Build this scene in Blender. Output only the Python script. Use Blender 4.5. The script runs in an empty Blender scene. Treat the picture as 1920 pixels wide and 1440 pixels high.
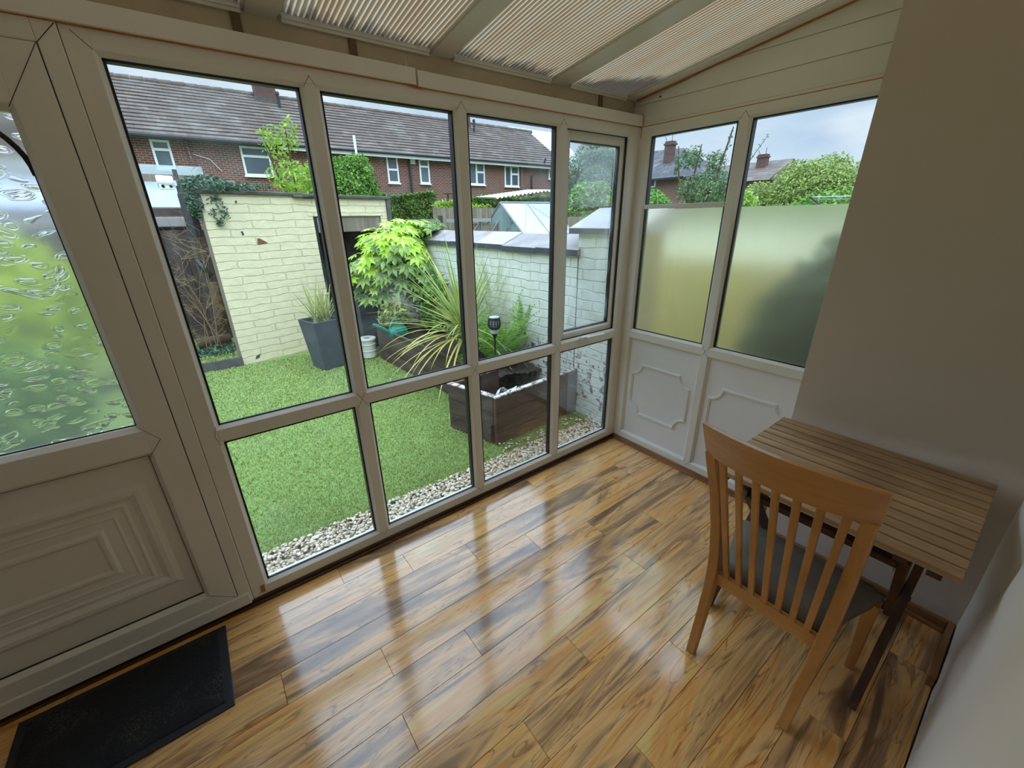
import bpy, math, random
import numpy as np
from mathutils import Vector, Matrix
random.seed(11)
RNG = np.random.default_rng(5)
SC = bpy.context.scene
COL = SC.collection
PI = math.pi
WO = {}          # world position of the thing each object belongs to

# ------------------------------------------------------------------ helpers
def lin(r, g, b):
    f = lambda c: (c/255/12.92) if c/255 <= .04045 else ((c/255+.055)/1.055)**2.4
    return (f(r), f(g), f(b), 1)

class MB:
    """mesh builder; everything is given in the coordinates of the parent (or the world)"""
    def __init__(s): s.v = []; s.f = []
    def add(s, vs, fs):
        n = len(s.v); s.v += [tuple(p) for p in vs]; s.f += [tuple(i+n for i in q) for q in fs]; return s
    def box(s, x0, x1, y0, y1, z0, z1, M=None):
        vs = [(x, y, z) for x in (x0, x1) for y in (y0, y1) for z in (z0, z1)]
        if M is not None: vs = [M(*p) if callable(M) else tuple(M @ Vector(p)) for p in vs]
        return s.add(vs, [(0,1,3,2),(4,6,7,5),(0,4,5,1),(2,3,7,6),(0,2,6,4),(1,5,7,3)])
    def prism(s, prof, a, b, M):
        """prof: closed list of (p,q); extruded from a to b; M(p,q,t)->xyz"""
        n = len(prof)
        vs = [M(p, q, a) for p, q in prof] + [M(p, q, b) for p, q in prof]
        fs = [(i, (i+1) % n, n+(i+1) % n, n+i) for i in range(n)] + [tuple(range(n))[::-1], tuple(range(n, 2*n))]
        return s.add(vs, fs)
    def tube(s, path, r, n=8, flat=1.0, up=(0,0,1)):
        P = [Vector(p) for p in path]; R = r if hasattr(r, '__len__') else [r]*len(P)
        rings = []
        for i, p in enumerate(P):
            d = (P[min(i+1, len(P)-1)]-P[max(i-1, 0)]).normalized()
            u = Vector(up)
            if abs(d.dot(u)) > .95: u = Vector((1, 0, 0))
            a = d.cross(u).normalized(); b = a.cross(d)
            rings.append([p+(a*math.cos(t)+b*math.sin(t)*flat)*R[i] for t in [2*PI*k/n for k in range(n)]])
        vs = [q for g in rings for q in g]; fs = []
        for i in range(len(P)-1):
            for k in range(n): fs.append((i*n+k, i*n+(k+1) % n, (i+1)*n+(k+1) % n, (i+1)*n+k))
        fs += [tuple(range(n))[::-1], tuple((len(P)-1)*n+k for k in range(n))]
        return s.add(vs, fs)
    def sweep(s, path, hw, hd, side=(0,1,0)):
        """rectangular section swept along path; hw half-width along 'side', hd half-depth across"""
        P = [Vector(p) for p in path]; S = Vector(side).normalized(); vs = []
        for i, p in enumerate(P):
            d = (P[min(i+1, len(P)-1)]-P[max(i-1, 0)]).normalized()
            c = d.cross(S).normalized()
            w = hw[i] if hasattr(hw, '__len__') else hw; h = hd[i] if hasattr(hd, '__len__') else hd
            vs += [p+S*w+c*h, p-S*w+c*h, p-S*w-c*h, p+S*w-c*h]
        fs = []
        for i in range(len(P)-1):
            for k in range(4): fs.append((i*4+k, i*4+(k+1) % 4, i*4+4+(k+1) % 4, i*4+4+k))
        n = 4*(len(P)-1)
        fs += [(3,2,1,0), (n, n+1, n+2, n+3)]
        return s.add(vs, fs)
    def lathe(s, prof, c=(0,0,0), n=24):
        m = len(prof); vs = []; fs = []
        for r, z in prof:
            for k in range(n): vs.append((c[0]+r*math.cos(2*PI*k/n), c[1]+r*math.sin(2*PI*k/n), c[2]+z))
        for i in range(m-1):
            for k in range(n): fs.append((i*n+k, i*n+(k+1) % n, (i+1)*n+(k+1) % n, (i+1)*n+k))
        fs += [tuple(range(n))[::-1], tuple((m-1)*n+k for k in range(n))]
        return s.add(vs, fs)
    def build(s, name, mat, parent=None, smooth=False, bevel=0, world=True):
        me = bpy.data.meshes.new(name)
        v = s.v
        if parent is not None and world:
            L = WO.get(parent.name)
            if L is not None: v = [(p[0]-L[0], p[1]-L[1], p[2]-L[2]) for p in v]
        me.from_pydata(v, [], s.f); me.update()
        return link(name, me, mat, parent, smooth, bevel)

def link(name, me, mat, parent=None, smooth=False, bevel=0):
    if mat is not None: me.materials.append(mat)
    if smooth:
        me.polygons.foreach_set('use_smooth', [True]*len(me.polygons))
    o = bpy.data.objects.new(name, me); COL.objects.link(o)
    if parent is not None:
        o.parent = parent
        if parent.name in WO: WO[o.name] = WO[parent.name]
    if bevel:
        m = o.modifiers.new('edge', 'BEVEL'); m.width = bevel; m.segments = 2; m.limit_method = 'ANGLE'; m.angle_limit = .6
    return o

def tag(o, label=None, cat=None, group=None, kind=None):
    if label: o['label'] = label
    if cat: o['category'] = cat
    if group: o['group'] = group
    if kind: o['kind'] = kind
    return o

def thing(name, label=None, cat=None, loc=(0,0,0), rz=0, group=None, kind=None):
    o = bpy.data.objects.new(name, None); COL.objects.link(o)
    o.location = loc; o.rotation_euler = (0, 0, rz); o.empty_display_size = .1
    WO[o.name] = tuple(loc)
    return tag(o, label, cat, group, kind)

def numesh(name, V, F, mat, parent=None, smooth=False):
    """V (n,3) float array, F (m,k) int array"""
    me = bpy.data.meshes.new(name)
    V = np.asarray(V, np.float32)
    if parent is not None and WO.get(parent.name) is not None: V = V-np.array(WO[parent.name], np.float32)
    k = F.shape[1]
    me.vertices.add(len(V)); me.vertices.foreach_set('co', V.ravel())
    me.loops.add(F.size); me.loops.foreach_set('vertex_index', F.astype(np.int32).ravel())
    me.polygons.add(len(F)); me.polygons.foreach_set('loop_start', np.arange(0, F.size, k, dtype=np.int32))
    try: me.polygons.foreach_set('loop_total', np.full(len(F), k, np.int32))
    except Exception: pass
    me.update(calc_edges=True); me.validate()
    return link(name, me, mat, parent, smooth)

# ------------------------------------------------------------------ materials
class NT:
    def __init__(s, name):
        s.m = bpy.data.materials.new(name); s.m.use_nodes = True
        s.t = s.m.node_tree; s.t.nodes.clear()
        s.out = s.n('ShaderNodeOutputMaterial')
    def n(s, typ, **kw):
        nd = s.t.nodes.new(typ)
        for k, v in kw.items(): setattr(nd, k, v)
        return nd
    def l(s, a, b): s.t.links.new(a, b)
    def surf(s, sh): s.l(sh, s.out.inputs['Surface']); return s.m
    def coords(s, scale=(1,1,1), rot=(0,0,0), src='Object'):
        tc = s.n('ShaderNodeTexCoord'); mp = s.n('ShaderNodeMapping')
        mp.inputs['Scale'].default_value = scale; mp.inputs['Rotation'].default_value = rot
        s.l(tc.outputs[src], mp.inputs['Vector']); return mp.outputs['Vector']
    def noise(s, vec, scale=5, detail=4, rough=.55, dist=0):
        nd = s.n('ShaderNodeTexNoise'); nd.inputs['Scale'].default_value = scale; nd.inputs['Detail'].default_value = detail
        nd.inputs['Roughness'].default_value = rough; nd.inputs['Distortion'].default_value = dist
        if vec is not None: s.l(vec, nd.inputs['Vector'])
        return nd.outputs['Fac']
    def ramp(s, fac, stops, interp='LINEAR'):
        r = s.n('ShaderNodeValToRGB'); e = r.color_ramp.elements; r.color_ramp.interpolation = interp
        while len(e) < len(stops): e.new(.5)
        for i, (p, c) in enumerate(stops):
            e[i].position = p; e[i].color = c if len(c) == 4 else (*c, 1)
        s.l(fac, r.inputs['Fac']); return r.outputs['Color']
    def mix(s, fac, a, b, blend='MIX'):
        m = s.n('ShaderNodeMix', data_type='RGBA', blend_type=blend)
        for sock, v in ((m.inputs[0], fac), (m.inputs[6], a), (m.inputs[7], b)):
            if hasattr(v, 'is_linked'): s.l(v, sock)
            else: sock.default_value = v
        return m.outputs[2]
    def math(s, op, a, b=0.0):
        m = s.n('ShaderNodeMath', operation=op)
        for sock, v in ((m.inputs[0], a), (m.inputs[1], b)):
            if hasattr(v, 'is_linked'): s.l(v, sock)
            else: sock.default_value = v
        return m.outputs[0]
    def bsdf(s, col, rough=.5, spec=.5, bump=None, bstr=.3, bdist=.01, **kw):
        p = s.n('ShaderNodeBsdfPrincipled')
        if hasattr(col, 'is_linked'): s.l(col, p.inputs['Base Color'])
        else: p.inputs['Base Color'].default_value = col
        if hasattr(rough, 'is_linked'): s.l(rough, p.inputs['Roughness'])
        else: p.inputs['Roughness'].default_value = rough
        p.inputs['Specular IOR Level'].default_value = spec
        for k, v in kw.items(): p.inputs[k.replace('_', ' ')].default_value = v
        if bump is not None:
            b = s.n('ShaderNodeBump'); b.inputs['Strength'].default_value = bstr; b.inputs['Distance'].default_value = bdist
            s.l(bump, b.inputs['Height']); s.l(b.outputs['Normal'], p.inputs['Normal'])
        return p.outputs['BSDF']

def plain(name, col, rough=.5, var=.08, vscale=6, bstr=.0, spec=.5, **kw):
    t = NT(name); v = t.coords()
    f = t.noise(v, vscale, 5)
    c = t.ramp(f, [(.3, tuple(x*(1-var) for x in col[:3])), (.7, tuple(min(1, x*(1+var)) for x in col[:3]))])
    b = t.noise(v, vscale*9, 3) if bstr else None
    return t.surf(t.bsdf(c, rough, spec, b, bstr, .004, **kw))

def wood(name, cols, axis=0, scale=1.0, rough=.45, stretch=14, coat=0, fine=90):
    """straight-grained wood; grain along axis"""
    t = NT(name); sc = [stretch*scale]*3; sc[axis] = 1.2*scale
    v = t.coords(tuple(sc)); f = t.noise(v, 1.0, 6, .6, .6)
    sf = [fine*scale]*3; sf[axis] = 3*scale
    g = t.noise(t.coords(tuple(sf)), 1.0, 3, .6)
    c = t.ramp(f, [(.28, cols[0]), (.5, cols[1]), (.72, cols[2])])
    c = t.mix(t.math('MULTIPLY', g, .35), c, tuple(x*.55 for x in cols[0][:3])+(1,))
    return t.surf(t.bsdf(c, rough, .4, g, .15, .002, **({'Coat_Weight': coat} if coat else {})))

M = {}
# white plastic frames: faint yellowing
t = NT('upvc'); v = t.coords(); f = t.noise(v, 2.2, 4)
M['upvc'] = t.surf(t.bsdf(t.ramp(f, [(.3, lin(225, 220, 208)), (.7, lin(234, 230, 221))]), .35, .45))
M['upvc_dirty_shaded'] = plain('upvc_dirty_shaded', lin(192, 176, 150), .5, .1, 7)  # dirty plastic, with the shade of the eaves recess also put into its tone
M['upvc_panel'] = plain('upvc_panel', lin(234, 232, 230), .35, .02, 3)
M['gasket'] = plain('gasket', lin(22, 23, 26), .5, .1, 20)
M['sealant'] = plain('sealant', lin(188, 112, 55), .6, .2, 25)
M['darkmetal'] = plain('darkmetal', lin(38, 36, 36), .4, .1, 20)
M['silver'] = plain('silver', lin(190, 190, 190), .25, .05, 20, Metallic=.9)
M['brass'] = plain('brass', lin(165, 110, 85), .5, .1, 20)

# clear glazing: a thin sheet with edge-on reflection and faint smears
def clear_glass(name, tint=(.96, .975, .97, 1), haze=0.0, hscale=1.5, lo=.5):
    t = NT(name)
    tr = t.n('ShaderNodeBsdfTransparent'); tr.inputs['Color'].default_value = tint
    gl = t.n('ShaderNodeBsdfGlossy'); gl.inputs['Roughness'].default_value = .02
    fr = t.n('ShaderNodeFresnel'); fr.inputs['IOR'].default_value = 1.38
    mx = t.n('ShaderNodeMixShader'); t.l(t.math('MULTIPLY', fr.outputs[0], .4), mx.inputs[0]); t.l(tr.outputs[0], mx.inputs[1]); t.l(gl.outputs[0], mx.inputs[2])
    sh = mx.outputs[0]
    if haze:
        f = t.noise(t.coords(), hscale, 5, .6, 1.0)
        d = t.n('ShaderNodeBsdfTranslucent'); d.inputs['Color'].default_value = (.85, .9, .88, 1)
        m2 = t.n('ShaderNodeMixShader')
        k = t.n('ShaderNodeMapRange'); k.inputs[1].default_value = lo; k.inputs[2].default_value = lo+.25; k.inputs[4].default_value = haze
        t.l(f, k.inputs[0]); t.l(k.outputs[0], m2.inputs[0]); t.l(sh, m2.inputs[1]); t.l(d.outputs[0], m2.inputs[2]); sh = m2.outputs[0]
    return t.surf(sh)
M['glass'] = clear_glass('glass', haze=.05, lo=.52)
M['glass_smeared'] = clear_glass('glass_smeared', haze=.12, hscale=2.6, lo=.45)
M['glass_house'] = plain('glass_house', lin(88, 98, 104), .08, .35, .9)
M['glass_green'] = clear_glass('glass_green', (.84, .91, .92, 1), haze=.08, hscale=1.0, lo=.25)

# frosted film on glass
t = NT('frosted')
p = t.bsdf((.93, .90, .70, 1), .38, .3, t.noise(t.coords(), 260, 2), .06, .002, Transmission_Weight=1.0, IOR=1.25)
tl = t.n('ShaderNodeBsdfTranslucent'); tl.inputs['Color'].default_value = (.62, .58, .36, 1)
mx = t.n('ShaderNodeMixShader'); mx.inputs[0].default_value = .10
t.l(p, mx.inputs[1]); t.l(tl.outputs[0], mx.inputs[2]); M['frosted'] = t.surf(mx.outputs[0])

# pressed leaf-pattern door glass
t = NT('patterned')
v = t.coords((1, 1, 1))
w = t.n('ShaderNodeTexNoise'); w.inputs['Scale'].default_value = 7; w.inputs['Detail'].default_value = 2; t.l(v, w.inputs['Vector'])
vm = t.n('ShaderNodeVectorMath', operation='MULTIPLY_ADD'); t.l(w.outputs['Color'], vm.inputs[0]); vm.inputs[1].default_value = (.09, .09, .09); t.l(v, vm.inputs[2])
vo = t.n('ShaderNodeTexVoronoi', feature='SMOOTH_F1'); vo.inputs['Scale'].default_value = 20; t.l(vm.outputs[0], vo.inputs['Vector'])
mpv = t.n('ShaderNodeMapping'); mpv.inputs['Scale'].default_value = (1.0, 1, 2.3); mpv.inputs['Rotation'].default_value = (0, .7, 0); t.l(vm.outputs[0], mpv.inputs['Vector'])
vo2 = t.n('ShaderNodeTexVoronoi', feature='F1'); vo2.inputs['Scale'].default_value = 17; t.l(mpv.outputs['Vector'], vo2.inputs['Vector'])
leaf = t.ramp(vo2.outputs['Distance'], [(.18, (1, 1, 1, 1)), (.30, (.1, .1, .1, 1)), (.36, (.55, .55, .55, 1)), (.46, (0, 0, 0, 1))])
hgt = t.math('ADD', t.math('MULTIPLY', vo.outputs['Distance'], .5), leaf)
p = t.bsdf((.97, .98, .96, 1),   .19, .5, hgt, .75, .005, Transmission_Weight=1.0, IOR=1.3)
tl = t.n('ShaderNodeBsdfTranslucent'); tl.inputs['Color'].default_value = (.80, .80, .74, 1)
mx = t.n('ShaderNodeMixShader'); mx.inputs[0].default_value = .05; t.l(p, mx.inputs[1]); t.l(tl.outputs[0], mx.inputs[2])
M['patterned'] = t.surf(mx.outputs[0])

# ribbed bronze roof sheet, dirty towards the eaves
t = NT('roof_sheet')
tc = t.n('ShaderNodeNewGeometry'); sx = t.n('ShaderNodeSeparateXYZ'); t.l(tc.outputs['Position'], sx.inputs[0])
ph = t.math('FRACT', t.math('MULTIPLY', sx.outputs['X'], 1/.0190))
rib = t.ramp(ph, [(0, (.36, .35, .33, 1)), (.16, (.36, .35, .33, 1)), (.27, (.095, .08, .064, 1)), (.82, (.16, .138, .112, 1)), (.92, (.36, .35, .33, 1))])
nz = t.noise(t.coords((7, 1.2, 1)), 1.6, 4)
base = t.ramp(nz, [(.3, lin(222, 190, 150)), (.55, lin(230, 206, 168)), (.75, lin(224, 212, 186))])
colr = t.mix(1.0, base, rib, 'MULTIPLY')
dn = t.noise(t.coords((30, 5, 1)), 1.0, 5, .65)
edge = t.math('ADD', t.math('ADD', t.math('MULTIPLY', sx.outputs['Y'], 7.5), t.math('MULTIPLY', dn, 2.0)), t.math('MULTIPLY', t.math('MAXIMUM', t.math('ADD', sx.outputs['X'], .50), 0.0), 3.6))
dirt = t.ramp(t.math('ADD', edge, -.72), [(.0, (0, 0, 0, 1)), (.55, (.75, .75, .75, 1))])
colr = t.mix(dirt, colr, lin(16, 15, 18))
tl = t.n('ShaderNodeBsdfTranslucent'); t.l(colr, tl.inputs['Color'])
df = t.bsdf(colr, .35, .4)
mx = t.n('ShaderNodeMixShader'); mx.inputs[0].default_value = .72; t.l(df, mx.inputs[1]); t.l(tl.outputs[0], mx.inputs[2])
M['roof_sheet'] = t.surf(mx.outputs[0])

# laminate floor: per-plank figure, streaks and swirls
t = NT('laminate')
at = t.n('ShaderNodeAttribute', attribute_name='rnd'); tc = t.n('ShaderNodeTexCoord')
off = t.n('ShaderNodeVectorMath', operation='SCALE'); t.l(at.outputs['Vector'], off.inputs[0]); off.inputs['Scale'].default_value = 23
ad = t.n('ShaderNodeVectorMath', operation='ADD'); t.l(tc.outputs['Object'], ad.inputs[0]); t.l(off.outputs[0], ad.inputs[1])
def mp(scale):
    m = t.n('ShaderNodeMapping'); m.inputs['Scale'].default_value = scale; t.l(ad.outputs[0], m.inputs['Vector']); return m.outputs['Vector']
big = t.noise(mp((1.25, 8.5, 1)), 1.0, 3, .5, 1.5)
streak = t.noise(mp((1.6, 30, 1)), 1.0, 4, .6, 1.2)
vein = t.noise(mp((1.1, 11, 1)), 1.0, 3, .5, 2.0)
grain = t.noise(mp((7, 150, 1)), 1.0, 3, .6)
sep = t.n('ShaderNodeSeparateColor'); t.l(at.outputs['Color'], sep.inputs[0])
tone = t.math('ADD', big, t.math('MULTIPLY', t.math('ADD', sep.outputs[2], -.5), .16))
c = t.ramp(tone, [(.26, lin(122, 94, 68)), (.37, lin(164, 126, 90)), (.43, lin(216, 166, 108)), (.51, lin(245, 194, 126)), (.60, lin(242, 172, 92)), (.74, lin(246, 208, 126))])
s1 = t.ramp(streak, [(.38, (1, 1, 1, 1)), (.50, (0, 0, 0, 1))])
c = t.mix(t.math('MULTIPLY', s1, .34), c, lin(128, 96, 68))
vr = t.ramp(vein, [(.480, (0, 0, 0, 1)), (.496, (1, 1, 1, 1)), (.502, (1, 1, 1, 1)), (.516, (0, 0, 0, 1))])
c = t.mix(t.math('MULTIPLY', vr, .6), c, lin(122, 70, 38))
c = t.mix(t.math('MULTIPLY', grain, .14), c, lin(104, 80, 60))
M['laminate'] = t.surf(t.bsdf(c, .2, .5, grain, .03, .001, Coat_Weight=1.0, Coat_Roughness=.12, Coat_IOR=1.6))
M['groove'] = plain('groove', lin(45, 30, 20), .7)
M['skirt'] = wood('skirt', [lin(120, 82, 50), lin(160, 112, 70), lin(184, 136, 90)], 0, 1.4, .35)
M['skirt_y'] = wood('skirt_y', [lin(120, 82, 50), lin(160, 112, 70), lin(184, 136, 90)], 1, 1.4, .35)
M['darktrim'] = wood('darktrim', [lin(52, 34, 24), lin(78, 52, 36), lin(104, 74, 52)], 0, 1.2, .3)

# plaster walls
t = NT('plaster'); v = t.coords(); f = t.noise(v, 1.6, 6, .6, .4)
sx = t.n('ShaderNodeSeparateXYZ'); t.l(v, sx.inputs[0])
wob = t.math('ADD', sx.outputs['Z'], t.math('MULTIPLY', t.noise(v, 3.0, 4), .22))
tide = t.ramp(wob, [(.80, lin(216, 207, 198)), (.86, lin(194, 182, 168))])
c = t.mix(t.ramp(f, [(.35, (0, 0, 0, 1)), (.7, (1, 1, 1, 1))]), tide, lin(196, 178, 160))
M['plaster'] = t.surf(t.bsdf(c, .8, .2, t.noise(v, 22, 5), .12, .006))
M['paint'] = plain('paint', lin(238, 230, 221), .75, .03, 2, .12)

# furniture
M['oak'] = wood('oak', [lin(166, 112, 56), lin(194, 138, 76), lin(212, 158, 96)], 2, 1.0, .38, 12, .15)
M['oak_y'] = wood('oak_y', [lin(166, 112, 56), lin(194, 138, 76), lin(212, 158, 96)], 1, 1.0, .38, 12, .15)
M['oak_x'] = wood('oak_x', [lin(166, 112, 56), lin(194, 138, 76), lin(212, 158, 96)], 0, 1.0, .38, 12, .15)
t = NT('table_slats'); v = t.coords((22, 1.6, 22)); f = t.noise(v, 1.0, 6, .62, .5); pt = t.noise(t.coords(), 3.4, 3, .5)
c = t.ramp(f, [(.28, lin(120, 90, 60)), (.5, lin(156, 122, 84)), (.72, lin(180, 146, 104))])
c = t.mix(t.ramp(pt, [(.42, (0, 0, 0, 1)), (.62, (.55, .55, .55, 1))]), c, lin(112, 84, 62))
sc_ = t.ramp(t.noise(t.coords((5, 9, 5)), 2.0, 6, .7, 2.0), [(.66, (0, 0, 0, 1)), (.72, (.5, .5, .5, 1))])
c = t.mix(sc_, c, lin(190, 172, 146))
c = t.mix(1.0, c, (1.25, 1.32, 1.42, 1), 'MULTIPLY')
M['table_slats'] = t.surf(t.bsdf(c, .5, .35, f, .12, .002))
M['table_leg'] = wood('table_leg', [lin(56, 32, 20), lin(82, 50, 32), lin(104, 68, 46)], 2, 1.0, .5)
M['table_leg_x'] = wood('table_leg_x', [lin(56, 32, 20), lin(82, 50, 32), lin(104, 68, 46)], 0, 1.0, .5)
t = NT('seat_fabric'); v = t.coords((1, 1, 1)); wv = t.noise(t.coords((240, 60, 1)), 1, 2)
M['seat_fabric'] = t.surf(t.bsdf(t.ramp(t.noise(v, 5, 5), [(.3, lin(92, 84, 74)), (.7, lin(126, 116, 104))]), .75, .25, wv, .25, .002))
t = NT('mat_pile'); v = t.coords(); f = t.noise(v, 150, 3, .7); g = t.noise(v, 5, 3)
pale = t.math('MULTIPLY', t.ramp(f, [(.48, (0, 0, 0, 1)), (.62, (1, 1, 1, 1))]), t.ramp(g, [(.52, (0, 0, 0, 1)), (.7, (.5, .5, .5, 1))]))
M['mat_pile'] = t.surf(t.bsdf(t.mix(pale, lin(48, 49, 52), lin(112, 104, 90)), .95, .1, f, .9, .006))
M['rubber'] = plain('rubber', lin(38, 40, 45), .55, .1, 12)

# garden
def leafmat(name, cols, rough=.4, trans=.3):
    t = NT(name); g = t.n('ShaderNodeNewGeometry')
    n = t.noise(t.coords(), 3.0, 3)
    f = t.math('ADD', t.math('MULTIPLY', g.outputs['Random Per Island'], .75), t.math('MULTIPLY', t.math('ADD', n, -.25), .5))
    k = len(cols); c = t.ramp(f, [(.05+.9*i/(k-1), x) for i, x in enumerate(cols)])
    p = t.bsdf(c, rough, .35)
    tl = t.n('ShaderNodeBsdfTranslucent'); t.l(c, tl.inputs['Color'])
    mx = t.n('ShaderNodeMixShader'); mx.inputs[0].default_value = trans; t.l(p, mx.inputs[1]); t.l(tl.outputs[0], mx.inputs[2])
    return t.surf(mx.outputs[0])
M['turf'] = leafmat('turf', [lin(120, 140, 66), lin(143, 161, 82), lin(160, 174, 98), lin(176, 186, 118)], .6, .15)
M['turf_base'] = plain('turf_base', lin(112, 136, 70), .9, .15, 30)
M['earth'] = plain('earth', lin(70, 60, 50), .95, .3, 14, .8)
M['grit'] = plain('grit', lin(168, 158, 142), .95, .3, 40, .8)
M['far_ground'] = plain('far_ground', lin(90, 112, 60), .95, .3, 3)
t = NT('pebbles'); g = t.n('ShaderNodeNewGeometry')
M['pebbles'] = t.surf(t.bsdf(t.ramp(g.outputs['Random Per Island'], [(0, lin(142, 126, 104)), (.3, lin(190, 174, 148)), (.6, lin(214, 202, 180)), (.85, lin(200, 178, 144)), (1, lin(232, 226, 212))]), .65, .3))

def brickpaint(name, paint, chip, chips, axis, course=.083, length=.24, deep=.9, zchip=None):
    """painted brickwork; axis 0: wall runs along x, 1: along y"""
    t = NT(name); tc = t.n('ShaderNodeTexCoord'); sx = t.n('ShaderNodeSeparateXYZ'); t.l(tc.outputs['Object'], sx.inputs[0])
    cb = t.n('ShaderNodeCombineXYZ'); t.l(sx.outputs['XY'[axis]], cb.inputs[0]); t.l(sx.outputs['Z'], cb.inputs[1])
    n0 = t.n('ShaderNodeTexNoise'); n0.inputs['Scale'].default_value = 5; n0.inputs['Detail'].default_value = 4; t.l(cb.outputs[0], n0.inputs['Vector'])
    vm = t.n('ShaderNodeVectorMath', operation='MULTIPLY_ADD'); t.l(n0.outputs['Color'], vm.inputs[0]); vm.inputs[1].default_value = (.07, .055, 0); t.l(cb.outputs[0], vm.inputs[2])
    b = t.n('ShaderNodeTexBrick'); b.inputs['Scale'].default_value = 1; b.inputs['Brick Width'].default_value = length; b.inputs['Row Height'].default_value = course
    b.inputs['Mortar Size'].default_value = .007; b.inputs['Mortar Smooth'].default_value = .6; t.l(vm.outputs[0], b.inputs['Vector'])
    v = cb.outputs[0]
    n1 = t.noise(v, 9, 5); n2 = t.noise(v, 40, 4)
    h = t.math('ADD', t.math('MULTIPLY', b.outputs['Fac'], -1.0), t.math('ADD', t.math('MULTIPLY', n1, .9), t.math('MULTIPLY', n2, .25)))
    c = t.ramp(n1, [(.3, tuple(x*.9 for x in paint[:3])), (.65, paint)])
    ch = t.noise(v, chips[0], 6, .7)
    cf = t.ramp(ch, [(chips[1], (0, 0, 0, 1)), (chips[1]+.02, (1, 1, 1, 1))])
    if zchip:
        zm = t.ramp(sx.outputs['Z'], [(0, (0, 0, 0, 1)), (.06, (1, 1, 1, 1)), (zchip, (1, 1, 1, 1)), (zchip+.12, (0, 0, 0, 1))])
        cf = t.mix(1.0, cf, zm, 'MULTIPLY')
    c = t.mix(cf, c, chip)
    c = t.mix(t.math('MULTIPLY', b.outputs['Fac'], .16), c, tuple(x*.62 for x in paint[:3])+(1,))
    return t.surf(t.bsdf(c, .6, .3, h, deep, .012))
M['cream_brick'] = brickpaint('cream_brick', lin(228, 215, 175), lin(120, 74, 56), (3.2, .80), 0, .091, .52)
M['white_brick'] = brickpaint('white_brick', lin(218, 219, 203), lin(104, 78, 74), (13, .55), 1, .083, .27, .8, .52)
t = NT('red_brick'); v = t.coords((1, 1, 1))
sx = t.n('ShaderNodeSeparateXYZ'); t.l(v, sx.inputs[0]); cb = t.n('ShaderNodeCombineXYZ'); t.l(t.math('ADD', sx.outputs['X'], sx.outputs['Y']), cb.inputs[0]); t.l(sx.outputs['Z'], cb.inputs[1])
b = t.n('ShaderNodeTexBrick'); b.inputs['Scale'].default_value = 1; b.inputs['Brick Width'].default_value = .235; b.inputs['Row Height'].default_value = .078
b.inputs['Mortar Size'].default_value = .011; b.inputs['Color1'].default_value = lin(126, 80, 64); b.inputs['Color2'].default_value = lin(98, 62, 52); b.inputs['Mortar'].default_value = lin(168, 148, 134); t.l(cb.outputs[0], b.inputs['Vector'])
M['red_brick'] = t.surf(t.bsdf(t.mix(t.math('MULTIPLY', t.noise(v, 1.3, 4), .4), b.outputs['Color'], lin(92, 56, 48)), .85, .2))
M['dark_brick'] = plain('dark_brick', lin(92, 68, 60), .9, .3, 3)
def tilemat(name, c0, c1):
    t = NT(name); v = t.coords(); sx = t.n('ShaderNodeSeparateXYZ'); t.l(v, sx.inputs[0])
    cb = t.n('ShaderNodeCombineXYZ'); t.l(t.math('ADD', sx.outputs['X'], t.math('MULTIPLY', sx.outputs['Y'], .02)), cb.inputs[0]); t.l(sx.outputs['Z'], cb.inputs[1])
    b = t.n('ShaderNodeTexBrick'); b.inputs['Scale'].default_value = 1; b.inputs['Brick Width'].default_value = .42; b.inputs['Row Height'].default_value = .186
    b.inputs['Mortar Size'].default_value = .006; b.inputs['Color1'].default_value = c0; b.inputs['Color2'].default_value = c1; b.inputs['Mortar'].default_value = lin(60, 54, 52); t.l(cb.outputs[0], b.inputs['Vector'])
    c = t.mix(t.math('MULTIPLY', t.ramp(t.noise(v, 1.1, 5, .7), [(.5, (0, 0, 0, 1)), (.75, (1, 1, 1, 1))]), .5), b.outputs['Color'], lin(150, 148, 140))
    return t.surf(t.bsdf(c, .8, .3))
M['tiles'] = tilemat('tiles', lin(104, 90, 79), lin(88, 76, 67))
M['tiles_grey'] = tilemat('tiles_grey', lin(78, 78, 80), lin(68, 68, 72))
M['slate_pale'] = plain('slate_pale', lin(206, 212, 222), .5, .06, 2)
M['coping'] = plain('coping', lin(140, 132, 128), .7, .22, 5, .5)
M['coping_pale'] = plain('coping_pale', lin(164, 160, 158), .6, .15, 6, .5)
M['coping_dark'] = plain('coping_dark', lin(62, 64, 70), .7, .15, 8, .5)
M['pier_brick'] = plain('pier_brick', lin(150, 132, 92), .9, .2, 9)
M['pale_render'] = plain('pale_render', lin(226, 226, 214), .8, .04, 4)
M['chip'] = plain('chip', lin(122, 78, 58), .9, .2, 30)
M['stone_dark'] = plain('stone_dark', lin(84, 80, 74), .85, .35, 7, .9)
M['planter'] = wood('planter', [lin(58, 42, 36), lin(86, 66, 56), lin(112, 90, 78)], 0, 1.0, .6, 10)
M['planter_y'] = wood('planter_y', [lin(54, 42, 38), lin(82, 66, 58), lin(108, 92, 82)], 1, 1.0, .6, 10)
t = NT('rim'); f = t.noise(t.coords(), 26, 5, .7)
M['rim'] = t.surf(t.bsdf(t.ramp(f, [(.45, lin(92, 72, 60)), (.53, lin(212, 202, 190))]), .6))
M['slate_board'] = plain('slate_board', lin(112, 114, 118), .5, .15, 5)
M['soil'] = plain('soil', lin(62, 52, 44), .95, .4, 18, 1.0)
M['plastic_sheet'] = plain('plastic_sheet', lin(196, 200, 200), .35, .08, 9)
M['black_plastic'] = plain('black_plastic', lin(34, 36, 40), .35, .1, 14)
M['torch_glow'] = plain('torch_glow', lin(176, 176, 168), .4, .05, 20)
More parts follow.
